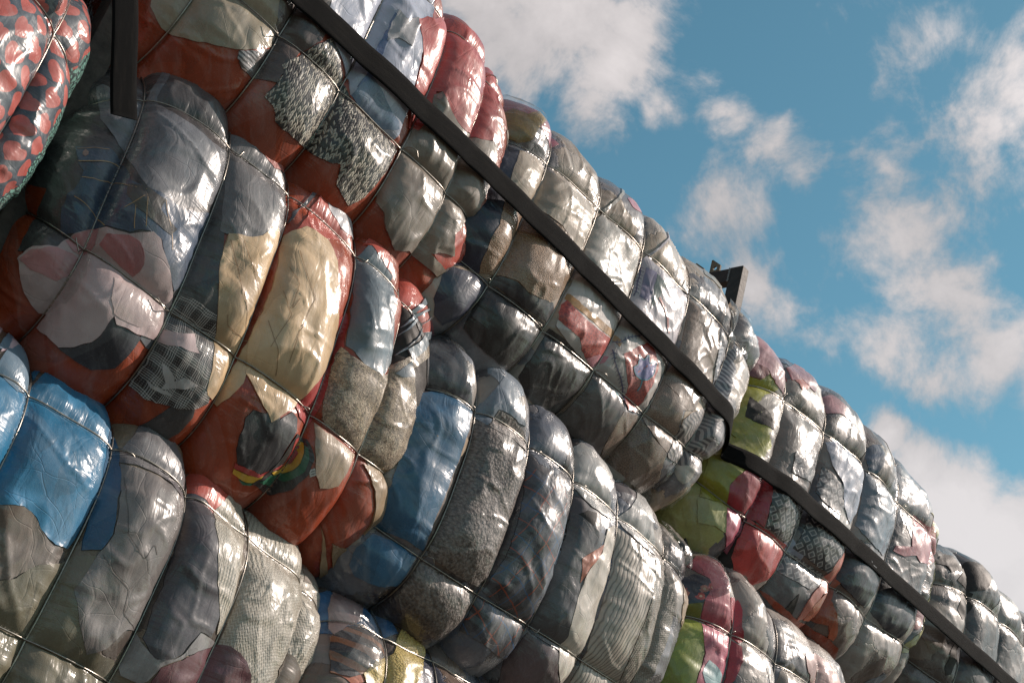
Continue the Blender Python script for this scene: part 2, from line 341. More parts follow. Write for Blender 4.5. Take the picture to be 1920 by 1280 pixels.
        k = kw.get('k', 130); n_ = t.vor(wob, k, 'SMOOTH_F1'); n2 = t.noise(uvs, k*1.3, 3, .6, .6, '2D')
        ht = t.m('ADD', A(n_, -.006), A(n2, .006)); c = t.mix(t.rng(t.m('ADD', n2, A(n_, -.55)), .05, .5), c2, c1)
    elif pattern == 'stripe':
        w_ = t.m('GREATER_THAN', fr(v, kw.get('k', 30)), kw.get('duty', .5)); c = t.mix(w_, c1, c2); c = t.mix(A(t.m('SUBTRACT', 1.0, mott), .25), c, (0, 0, 0)); ht = A(t.noise(uvs, 300, 2, .5, 0, '2D'), .001)
    elif pattern == 'cord':
        r_ = t.m('ABSOLUTE', t.m('SUBTRACT', fr(u, kw.get('k', 95)), .5)); ht = A(t.m('MINIMUM', r_, .3), .006); c = t.mix(t.rng(r_, 0, .25), c2, c1); c = t.mix(A(mott, .25), c, tuple(x*.7 for x in c1))
    elif pattern == 'hearts':
        k = kw.get('k', 13.5); row = t.m('FLOOR', A(v, k)); off = A(t.m('FRACT', A(row, .5)), 1.0)
        x = A(t.m('SUBTRACT', t.m('FRACT', t.m('ADD', A(u, k*1.25), off)), .5), 2.75); y = t.m('ADD', A(t.m('SUBTRACT', fr(v, k), .5), 2.6), .12)
        x2, y2 = t.m('MULTIPLY', x, x), t.m('MULTIPLY', y, y); q_ = t.m('SUBTRACT', t.m('ADD', x2, y2), 1); q3 = t.m('MULTIPLY', t.m('MULTIPLY', q_, q_), q_)
        ins = t.m('LESS_THAN', t.m('SUBTRACT', q3, t.m('MULTIPLY', t.m('MULTIPLY', x2, y2), t.m('MULTIPLY', y, 1.25))), 0.0)
        c = t.mix(ins, c1, t.mix(mott, tuple(x_*.8 for x_ in c2), c2)); ht = A(t.noise(uvs, 420, 1, .5, 0, '2D'), .0005)
    elif pattern == 'squares':
        k = kw.get('k', 33); sk = t.m('FRACT', t.m('ADD', A(u, k), A(t.m('FLOOR', A(v, k)), .35)))
        mx = t.m('MAXIMUM', t.m('ABSOLUTE', t.m('SUBTRACT', sk, .5)), t.m('ABSOLUTE', t.m('SUBTRACT', fr(v, k), .5)))
        c = t.mix(t.m('MULTIPLY', t.m('LESS_THAN', mx, .34), t.m('GREATER_THAN', mx, .22)), c1, c2); c = t.mix(t.m('LESS_THAN', mx, .22), c, tuple(x_*2.0+.03 for x_ in c1))
    elif pattern == 'chevron':
        k = kw.get('k', 34); z_ = t.m('ABSOLUTE', t.m('SUBTRACT', fr(u, k*.28), .5)); c = t.mix(t.m('GREATER_THAN', t.m('FRACT', t.m('ADD', A(v, k), A(z_, kw.get('zig', 3.0)))), .5), c1, c2)
        ht = A(t.noise(uvs, 350, 2, .5, 0, '2D'), .001)
    elif pattern == 'spots':
        k = kw.get('k', 55); d_ = t.vor(wob, k, 'DISTANCE_TO_EDGE'); c = t.mix(t.m('GREATER_THAN', t.m('ADD', d_, A(t.noise(uvs, k*1.5, 2, .5, 0, '2D'), .3)), kw.get('thr', .27)), c1, c2)
    elif pattern == 'floral':
        d_ = t.vor(wob, 16, 'F1'); hue = t.vor(wob, 16, 'F1', out='Color'); hs = t.sep(hue)[0]
        c = t.mix(t.m('LESS_THAN', t.m('ADD', d_, A(t.noise(uvs, 60, 2, .5, 0, '2D'), .35)), .45), c1, t.mix(t.m('GREATER_THAN', hs, .5), c2, lin((190, 120, 100)))); c = t.mix(t.m('LESS_THAN', d_, .10), c, lin((210, 180, 150)))
    elif pattern == 'tangle':
        w2 = t.v('ADD', uvs, t.v('SCALE', t.v('SUBTRACT', t.noise(uvs, 16, 3, .6, 0, '2D', 1), (.5, .5, .5)), sc=.12)); a_, b_, _ = t.sep(w2)
        r1 = t.m('ABSOLUTE', t.m('SUBTRACT', t.noise(t.xyz(A(a_, 75), A(b_, 20)), 1, 2, .5, 1.5, '2D'), .5)); r2 = t.m('ABSOLUTE', t.m('SUBTRACT', t.noise(t.xyz(A(a_, 24), A(b_, 70)), 1, 2, .5, 1.5, '2D'), .5))
        r_ = t.m('MINIMUM', r1, r2); ht = A(t.m('MINIMUM', r_, .1), -.035); c = t.mix(t.rng(r_, .02, .10), c1, c2)
    elif pattern == 'patch':                          # a crush of many different pieces
        w2 = t.v('ADD', uvs, t.v('SCALE', t.v('SUBTRACT', t.noise(uvs, 4.5, 5, .6, 0, '2D', 1), (.5, .5, .5)), sc=.28))
        k = kw.get('k', 4.2); r_ = t.sep(t.vor(w2, k, 'F1', out='Color'))[0]; cols = [lin(x_) for x_ in kw['cols']]; n_ = len(cols)
        c = t.ramp(r_, [(i/n_, cc) for i, cc in enumerate(cols)], True); e_ = t.vor(w2, k, 'DISTANCE_TO_EDGE')
        c = t.mix(A(mott, .4), c, t.v('SCALE', c, sc=.62)); ht = t.m('ADD', A(t.m('MINIMUM', e_, .03), .12), A(t.noise(uvs, 380, 1, .5, 0, '2D'), .0005))
    # crumple folds of the cloth itself
    fw_ = t.v('ADD', uvs, t.v('SCALE', t.noise(uvs, 4, 2, .5, 0, '2D', 1), sc=.14))
    fx, fy, _ = t.sep(fw_); f1 = t.vor(t.xyz(A(fx, 7.5), A(fy, 3.6)), 1, 'DISTANCE_TO_EDGE'); f2 = t.vor(t.xyz(t.m('ADD', A(fx, 6), A(fy, 12)), t.m('SUBTRACT', A(fx, 8), A(fy, 3)), 0), 1, 'DISTANCE_TO_EDGE')
    msk = t.rng(t.noise(t.v('ADD', uvs, (2, 8, 0)), 4, 2, .5, 0, '2D'), .45, .60); msk2 = t.rng(t.noise(t.v('ADD', uvs, (7, 1, 0)), 5, 2, .5, 0, '2D'), .42, .58)
    crease = t.m('ADD', t.m('MULTIPLY', A(t.m('MINIMUM', f1, .03), .030), msk2), t.m('MULTIPLY', A(t.m('MINIMUM', f2, .025), .034), msk)); crease = t.m('ADD', crease, A(t.noise(t.xyz(A(fx, 14), A(fy, 6)), 1, 3, .5, .4, '2D'), .009))
    if fold and pattern in ('plain', 'denim', 'patch', 'tartan', 'plaid', 'fleece', 'knit', 'cord', 'spots'):
        # crushed layers: facets of cloth folded over one another, each a little higher and a little differently worn
        pv = t.v('ADD', t.xyz(t.m('MULTIPLY', fx, 1.25), t.m('MULTIPLY', fy, .62)), t.v('SCALE', t.v('SUBTRACT', t.noise(uvs, 14, 2, .5, 0, '2D', 1), (.5, .5, .5)), sc=.035))
        pc = t.sep(t.vor(pv, 7.5, 'F1', out='Color')); hh0 = A(pc[0], .0045)
        if pattern in ('plain', 'denim', 'patch'): c = t.v('SCALE', c, sc=t.rng(pc[1], 0, 1, .80, 1.10))
        crease = t.m('ADD', crease, hh0)
    hh = A(crease, fold)
    if ht is not None: hh = t.m('ADD', hh, ht)
    b = t.n('ShaderNodeBump'); b.inputs['Strength'].default_value = .8; b.inputs['Distance'].default_value = 1.0; t.put(b.inputs['Height'], hh); t.put(p.inputs['Normal'], b.outputs[0])
    p.inputs['Roughness'].default_value = kw.get('rough', .62); p.inputs['Specular IOR Level'].default_value = .22
    if film:
        g = t.n('ShaderNodeGroup'); g.node_tree = FILM
        c = t.mix(g.outputs['Haze'], c, (.50, .49, .48))
        p.inputs['Coat Weight'].default_value = film; p.inputs['Coat IOR'].default_value = COAT_IOR; t.put(p.inputs['Coat Roughness'], g.outputs['Rough']); t.put(p.inputs['Coat Normal'], g.outputs['Normal'])
    t.put(p.inputs['Base Color'], c)
    return m_
def simple(name, col, rough=.5, metal=0.0, bump=None, var=.25, scale=40):
    m_ = bpy.data.materials.new(name); m_.use_nodes = True; t = NT(m_.node_tree); p = m_.node_tree.nodes['Principled BSDF']
    o = t.n('ShaderNodeTexCoord').outputs['Object']; n_ = t.noise(o, scale, 5, .65, .2); c = lin(col)
    t.put(p.inputs['Base Color'], t.mix(t.rng(n_, .3, .7), tuple(x*(1-var) for x in c), tuple(min(1, x*(1+var)) for x in c)))
    p.inputs['Roughness'].default_value = rough; p.inputs['Metallic'].default_value = metal
    if bump:
        b = t.n('ShaderNodeBump'); b.inputs['Distance'].default_value = bump; t.put(b.inputs['Height'], n_); t.put(p.inputs['Normal'], b.outputs[0])
    return m_
def clear_film(name):
    m_ = bpy.data.materials.new(name); m_.use_nodes = True; t = NT(m_.node_tree); m_.node_tree.nodes.clear()
    out = t.n('ShaderNodeOutputMaterial'); tr = t.n('ShaderNodeBsdfTransparent'); gl = t.n('ShaderNodeBsdfGlossy'); df = t.n('ShaderNodeBsdfDiffuse')
    g = t.n('ShaderNodeGroup'); g.node_tree = FILM
    gl.inputs['Roughness'].default_value = .16; t.put(gl.inputs['Normal'], g.outputs['Normal']); df.inputs[0].default_value = (.75, .75, .75, 1); tr.inputs[0].default_value = (.93, .93, .93, 1)
    fz = t.n('ShaderNodeFresnel'); fz.inputs[0].default_value = 1.42; t.put(fz.inputs['Normal'], g.outputs['Normal'])
    mx = t.n('ShaderNodeMixShader'); t.put(mx.inputs[0], t.m('MULTIPLY', g.outputs['Haze'], .9)); t.put(mx.inputs[1], tr.outputs[0]); t.put(mx.inputs[2], df.outputs[0])
    m2 = t.n('ShaderNodeMixShader'); t.put(m2.inputs[0], t.m('MULTIPLY', fz.outputs[0], .7)); t.put(m2.inputs[1], mx.outputs[0]); t.put(m2.inputs[2], gl.outputs[0]); t.put(out.inputs[0], m2.outputs[0])
    return m_
def webbing(name, col):
    m_ = bpy.data.materials.new(name); m_.use_nodes = True; t = NT(m_.node_tree); p = m_.node_tree.nodes['Principled BSDF']
    uv = t.n('ShaderNodeUVMap', uv_map='cloth').outputs[0]; u, v, _ = t.sep(uv); c = lin(col)
    rib = t.m('ABSOLUTE', t.m('SUBTRACT', t.m('FRACT', t.m('MULTIPLY', v, 330)), .5)); we = t.m('ABSOLUTE', t.m('SUBTRACT', t.m('FRACT', t.m('MULTIPLY', u, 420)), .5))
    h = t.m('MULTIPLY', t.m('ADD', rib, we), .0022); b = t.n('ShaderNodeBump'); b.inputs['Distance'].default_value = 1; b.inputs['Strength'].default_value = .8; t.put(b.inputs['Height'], h); t.put(p.inputs['Normal'], b.outputs[0])
    n_ = t.rng(t.noise(t.xyz(t.m('MULTIPLY', u, 9), t.m('MULTIPLY', v, 60)), 1, 4, .6, 0, '2D'), .3, .7)
    t.put(p.inputs['Base Color'], t.mix(t.m('MULTIPLY', t.rng(t.noise(t.xyz(t.m('MULTIPLY', u, 9), t.m('MULTIPLY', v, 60)), 1, 4, .6, 0, '2D'), .5, .75), .04), t.mix(n_, tuple(x*.88 for x in c), tuple(x*1.12 for x in c)), lin((120, 108, 96)))); p.inputs['Roughness'].default_value = .85; p.inputs['Specular IOR Level'].default_value = .12
    return m_
MAT = {}
def mk(name, col, pattern='plain', col2=None, **k): MAT[name] = cloth(name, col, pattern, col2, **k)
for nm, c in dict(rust=(154,60,24), rust_cloth=(140,52,22), khaki_grey=(160,148,128), brown_grey=(92,80,76), pale_blue=(172,178,196), pale_white=(190,188,192), coral_red=(176,72,66), taupe=(132,120,108),
  charcoal=(66,63,64), darktwill=(70,64,60), dark_coral=(165,72,58), coral=(182,78,64), slate=(86,88,94), pinkwhite=(196,174,174), pinkwhite2=(186,166,164), rose=(186,118,120), pinkish=(196,140,142), whitegrey=(190,184,182),
  beige=(206,176,138), beige2=(210,180,142), red_jacket=(176,58,56), bluegrey=(112,126,136), steel=(92,98,102), black=(48,46,50), black2=(40,38,40), yellow=(205,165,50), green=(28,98,72), tag=(205,205,200), tan=(168,146,122), tan2=(160,136,106),
  lilacwhite=(190,168,176), lilac=(178,160,184), steelblue=(104,130,150), blue=(38,114,154), darkblue=(28,84,120), canvas=(116,104,94), olive=(112,106,88), greyshirt2=(122,116,114), darkgrey=(96,94,98), charcoal2=(74,70,76), maroon=(104,66,72), nightdenim=(48,50,60), nightdenim2=(56,58,68),
  indigo_blue=(44,94,128), darkbrown_blue=(84,84,92), bluesteel=(126,138,152), tweed=(78,76,78), burnt=(170,92,60), cream=(206,196,184), silverwhite=(172,170,168), plum=(98,82,84), navy=(36,42,62), sand=(170,154,136), black_grey=(44,40,40), navy_silver=(62,66,84),
  quiltpale=(196,130,140), turq=(90,160,172), turqpale=(150,186,190), palefleece=(172,166,158), lilacgrey=(136,130,160), greygreen=(110,122,118), rosered=(200,120,112), dusty=(92,84,82), ambercloth=(170,140,84),
  lime=(146,144,36), lime2=(160,160,96), lime3=(136,146,46), olivelime=(120,122,50), maroonred=(120,44,44), mauve=(168,120,124), crimson=(168,44,58), crimsonpale=(168,76,88), pinkcrimson=(190,90,112), redcoral=(184,64,60), palegreydenim=(160,166,184), salmon=(196,116,100), burnt2=(164,82,52), pinkmap=(196,116,124), paleyellow=(196,190,136), palepink=(196,158,152),
  dustypink=(176,150,148), slateblue=(112,124,138), leafblue=(112,108,160), leafteal=(60,138,158), ochre=(166,122,66), violet=(84,80,116), grey_light=(160,156,152), collar_blue=(110,130,156)).items(): mk(nm, c)
for nm, c in dict(greydenim=(104,106,112), greyshirt=(112,110,112), bluejean=(62,80,104), bluejean2=(66,86,110), blue_denim=(88,110,150), sky_denim=(118,142,170), greydenim3=(150,146,146), bluewash=(72,118,164), darkdenim=(56,62,74)).items(): mk(nm, c, 'denim')
mk('marl', (186,178,164), 'marl', (46,42,40), k=68, fold=.7)
mk('knit', (206,200,188), 'knit', (150,142,128), k=105, fold=.8); mk('knit2', (204,198,186), 'knit', (146,138,124), k=90, fold=1.0, ang=14); mk('greyknit', (166,158,146), 'knit', (112,104,94), k=105, ang=20)
mk('plaid', (188,184,180), 'plaid', (34,32,34)); mk('tartan', (58,58,64), 'tartan', (88,90,98), ang=20)
mk('fleece', (136,126,120), 'fleece', (74,66,62), k=95, fold=.8); mk('fleece_pale', (164,154,148), 'fleece', (104,96,92), k=110); mk('camel', (166,134,104), 'fleece', (128,98,72), k=190, fold=.7)
mk('silver_stripe', (60,58,62), 'stripe', (170,168,170), k=90); mk('corduroy', (180,170,158), 'cord', (110,102,94), k=60, ang=8); mk('hearts', (58,70,82), 'hearts', (184,92,84), ang=12)
mk('teal_leopard', (44,66,66), 'spots', (118,168,156), k=60, thr=.34); mk('mottlebrown', (92,78,68), 'spots', (146,126,112), k=120, thr=.22); mk('mottlebrown2', (80,66,56), 'spots', (128,108,94), k=110, thr=.24)
mk('squares', (44,42,46), 'squares', (158,154,152), k=23, ang=38); mk('squares2', (72,70,74), 'squares', (168,164,162), k=25, ang=50); mk('chevron', (172,172,176), 'chevron', (98,98,108), k=42); mk('chevron2', (158,148,144), 'chevron', (82,76,78), k=46, zig=2.2, ang=35)
mk('floral', (40,42,56), 'floral', (176,70,60)); mk('tangle', (190,172,148), 'tangle', (104,88,76)); mk('ethnic', (52,44,46), 'stripe', (158,102,66), k=17, ang=12, duty=.6); mk('yellowtowel', (206,184,112), 'fleece', (170,146,84), k=150)
mk('quiltwhite', (196,188,184), fold=1.2); mk('quiltred', (186,78,66), 'spots', (150,58,54), k=70, thr=.3); mk('quiltpale2', (192,184,184), 'spots', (170,164,172), k=90, thr=.2)
mk('thread', (176,142,100), film=.8, fold=0); mk('beige_dark', (150,120,88), film=.8, fold=0); mk('greyline', (88,82,80), film=.8, fold=0); mk('button', (150,120,112), film=1, fold=0)
mk('mix_silver', (150,140,130), 'patch', cols=[(175,160,145),(157,138,119),(127,124,129),(183,170,159),(139,120,103),(103,98,101),(167,148,127)], k=4)
mk('mix_grey', (120,118,120), 'patch', cols=[(129,118,111),(99,94,97),(147,136,127),(81,76,79),(119,120,127),(159,148,141),(105,88,81)], k=3.4)
mk('mix_dark', (90,90,92), 'patch', cols=[(103,96,93),(79,72,71),(123,114,107),(67,60,59),(111,96,87),(137,128,121)], k=2.8)
mk('mix_slate', (110,112,120), 'patch', cols=[(119,116,121),(91,86,91),(149,140,133),(77,70,73),(131,130,137),(111,98,91),(99,104,117)], k=4)
mk('mix_olive', (100,96,86), 'patch', cols=[(111,98,79),(91,80,71),(127,112,93),(77,66,59),(103,88,71)], k=5)
mk('mix_film', (84,80,82), 'patch', cols=[(99,86,81),(77,66,65),(127,116,113),(71,72,87),(111,90,77)], k=7)
MAT['film'] = clear_film('film'); MAT['webbing'] = webbing('webbing', (15,15,16))
MAT['wire'] = simple('wire', (150,144,136), .32, .9, None, .3, 90); MAT['steel'] = simple('steel', (48,44,42), .6, .3, .002, .45, 30); MAT['steel_bar'] = simple('steel_bar', (52,42,40), .7, .2, .002, .5, 24)
MAT['old'] = simple('old', (66,60,55), .8, .0, .004, .5, 26); MAT['old_bar'] = MAT['old']; MAT['weld'] = simple('weld', (120,122,124), .45, .5, None, .4, 120); MAT['lugsteel'] = simple('lugsteel', (112,98,82), .75, .1, .002, .35, 60)
MAT['rubber'] = simple('rubber', (30,30,30), .8); MAT['ground'] = simple('ground', (70,62,54), .95, 0, .02, .3, .6)
def endsel(lo=-9, hi=9, k=1):                         # the last slice of a bale packed with something else
    return lambda b, t, q: np.where((t < lo) | (t > b.th[-1]+hi+.02*noise(q*14, 0, 0, 3)), k, 0)
BALE_LOOK = {
 'A0': (['mix_dark'], None, 'dark grey bale in the upper left corner, cut off above the hearts print bale'),
 'A1': (['rust'], None, 'rust red bale with a black and white marled sweater and pale khaki trousers'),
 'A2': (['mix_silver'], None, 'silvery beige bale with a camel fleece and a quilt bearing a blue leaf'),
 'A3': (['mix_grey', 'lime', 'lime2'], lambda b, t, q: np.where(t < b.th[0]-.15+.07*noise(q*5, 0, 0, 2)+.02*noise(q*21, 0, 0, 2), np.where(q > b.qwr[0]-.02, 1, 2), 0), 'grey bale with a crimson dress and a dark skirt printed with pale squares'),
 'A4': (['mix_dark'], None, 'plain dark silver grey bale farthest to the right in the top row'),
 'B0': (['hearts', 'teal_leopard'], endsel(-9, .10), 'bale of dark cloth printed with coral hearts at the left edge'),
 'B1': (['rust', 'charcoal', 'steel', 'coral'], lambda b, t, q: np.where((t < b.th[0]+.01) & (q > b.qwr[0]+.10), 1, np.where((t > b.th[4]) & (q > b.qwr[0]+.22+.03*noise(t*17, 0, 0, 4)), np.where(q > b.qwr[1]-.03+.03*noise(t*15, 2, 0, 4), 3, 2), 0)), 'rust red bale with blue jeans, beige trousers, checked coat and striped knitted hat'),
 'B2': (['mix_slate'], None, 'slate grey bale with a curly fleece coat and pale corduroy trousers'),
 'B3': (['mix_grey'], None, 'grey bale with a lime green skirt and pink dress below the crimson one'),
 'C1': (['mix_olive', 'knit2'], lambda b, t, q: np.where(t > b.th[3]+.004, 1, 0), 'bale with a shiny blue raincoat and white cable knit sweaters at the lower left'),
 'C2': (['mix_film'], None, 'loosely wrapped bale with a pale yellow towel and striped rug at the bottom edge'),
}
PIECES = {   # what else is crushed into each bale: (how many, materials)
 'A2': (20, 'sand palefleece tan cream silverwhite grey_light taupe rose navy quiltpale khaki_grey'), 'A3': (24, 'taupe mauve grey_light steel burnt slateblue palegreydenim crimson dusty lilacgrey bluejean salmon'),
 'A4': (14, 'steel taupe grey_light slate silverwhite'), 'B2': (18, 'bluesteel slate taupe grey_light silverwhite bluejean tan steel indigo_blue'), 'B3': (16, 'grey_light mauve taupe palepink steel slate pinkcrimson'),
 'C1': (10, 'olive canvas taupe darkgrey'), 'C2': (12, 'dustypink steel bluewash burnt grey_light black2'), 'A1': (7, 'brown_grey taupe coral rust_cloth dark_coral'), 'B1': (8, 'darktwill coral rust_cloth dark_coral charcoal slate'), 'A0': (5, 'silverwhite slate grey_light'),
}
STRAP_S = [.5, 1.55, 2.6, 4.22, 4.42, 5.4, 7.2, 9.0]
STRAP_Z = [2.66, 2.64, 2.62, 2.535, 2.46, 2.45, 2.44, 2.42]
STRAP_SPANS = [(.55, 4.34), (4.46, 8.6)]
FR_S, FR_N, FR_TOP = 4.414, -.20, 3.474
FL_S, FL_N = 1.145, -.20
LUGS = [(-.355, .06, .085), (-.455, .06, .085)]
HANG = [(.9663, 2.296, .09), (1.1655, 1.8337, .15)]; HANG_W = (.0591, .045, 0)
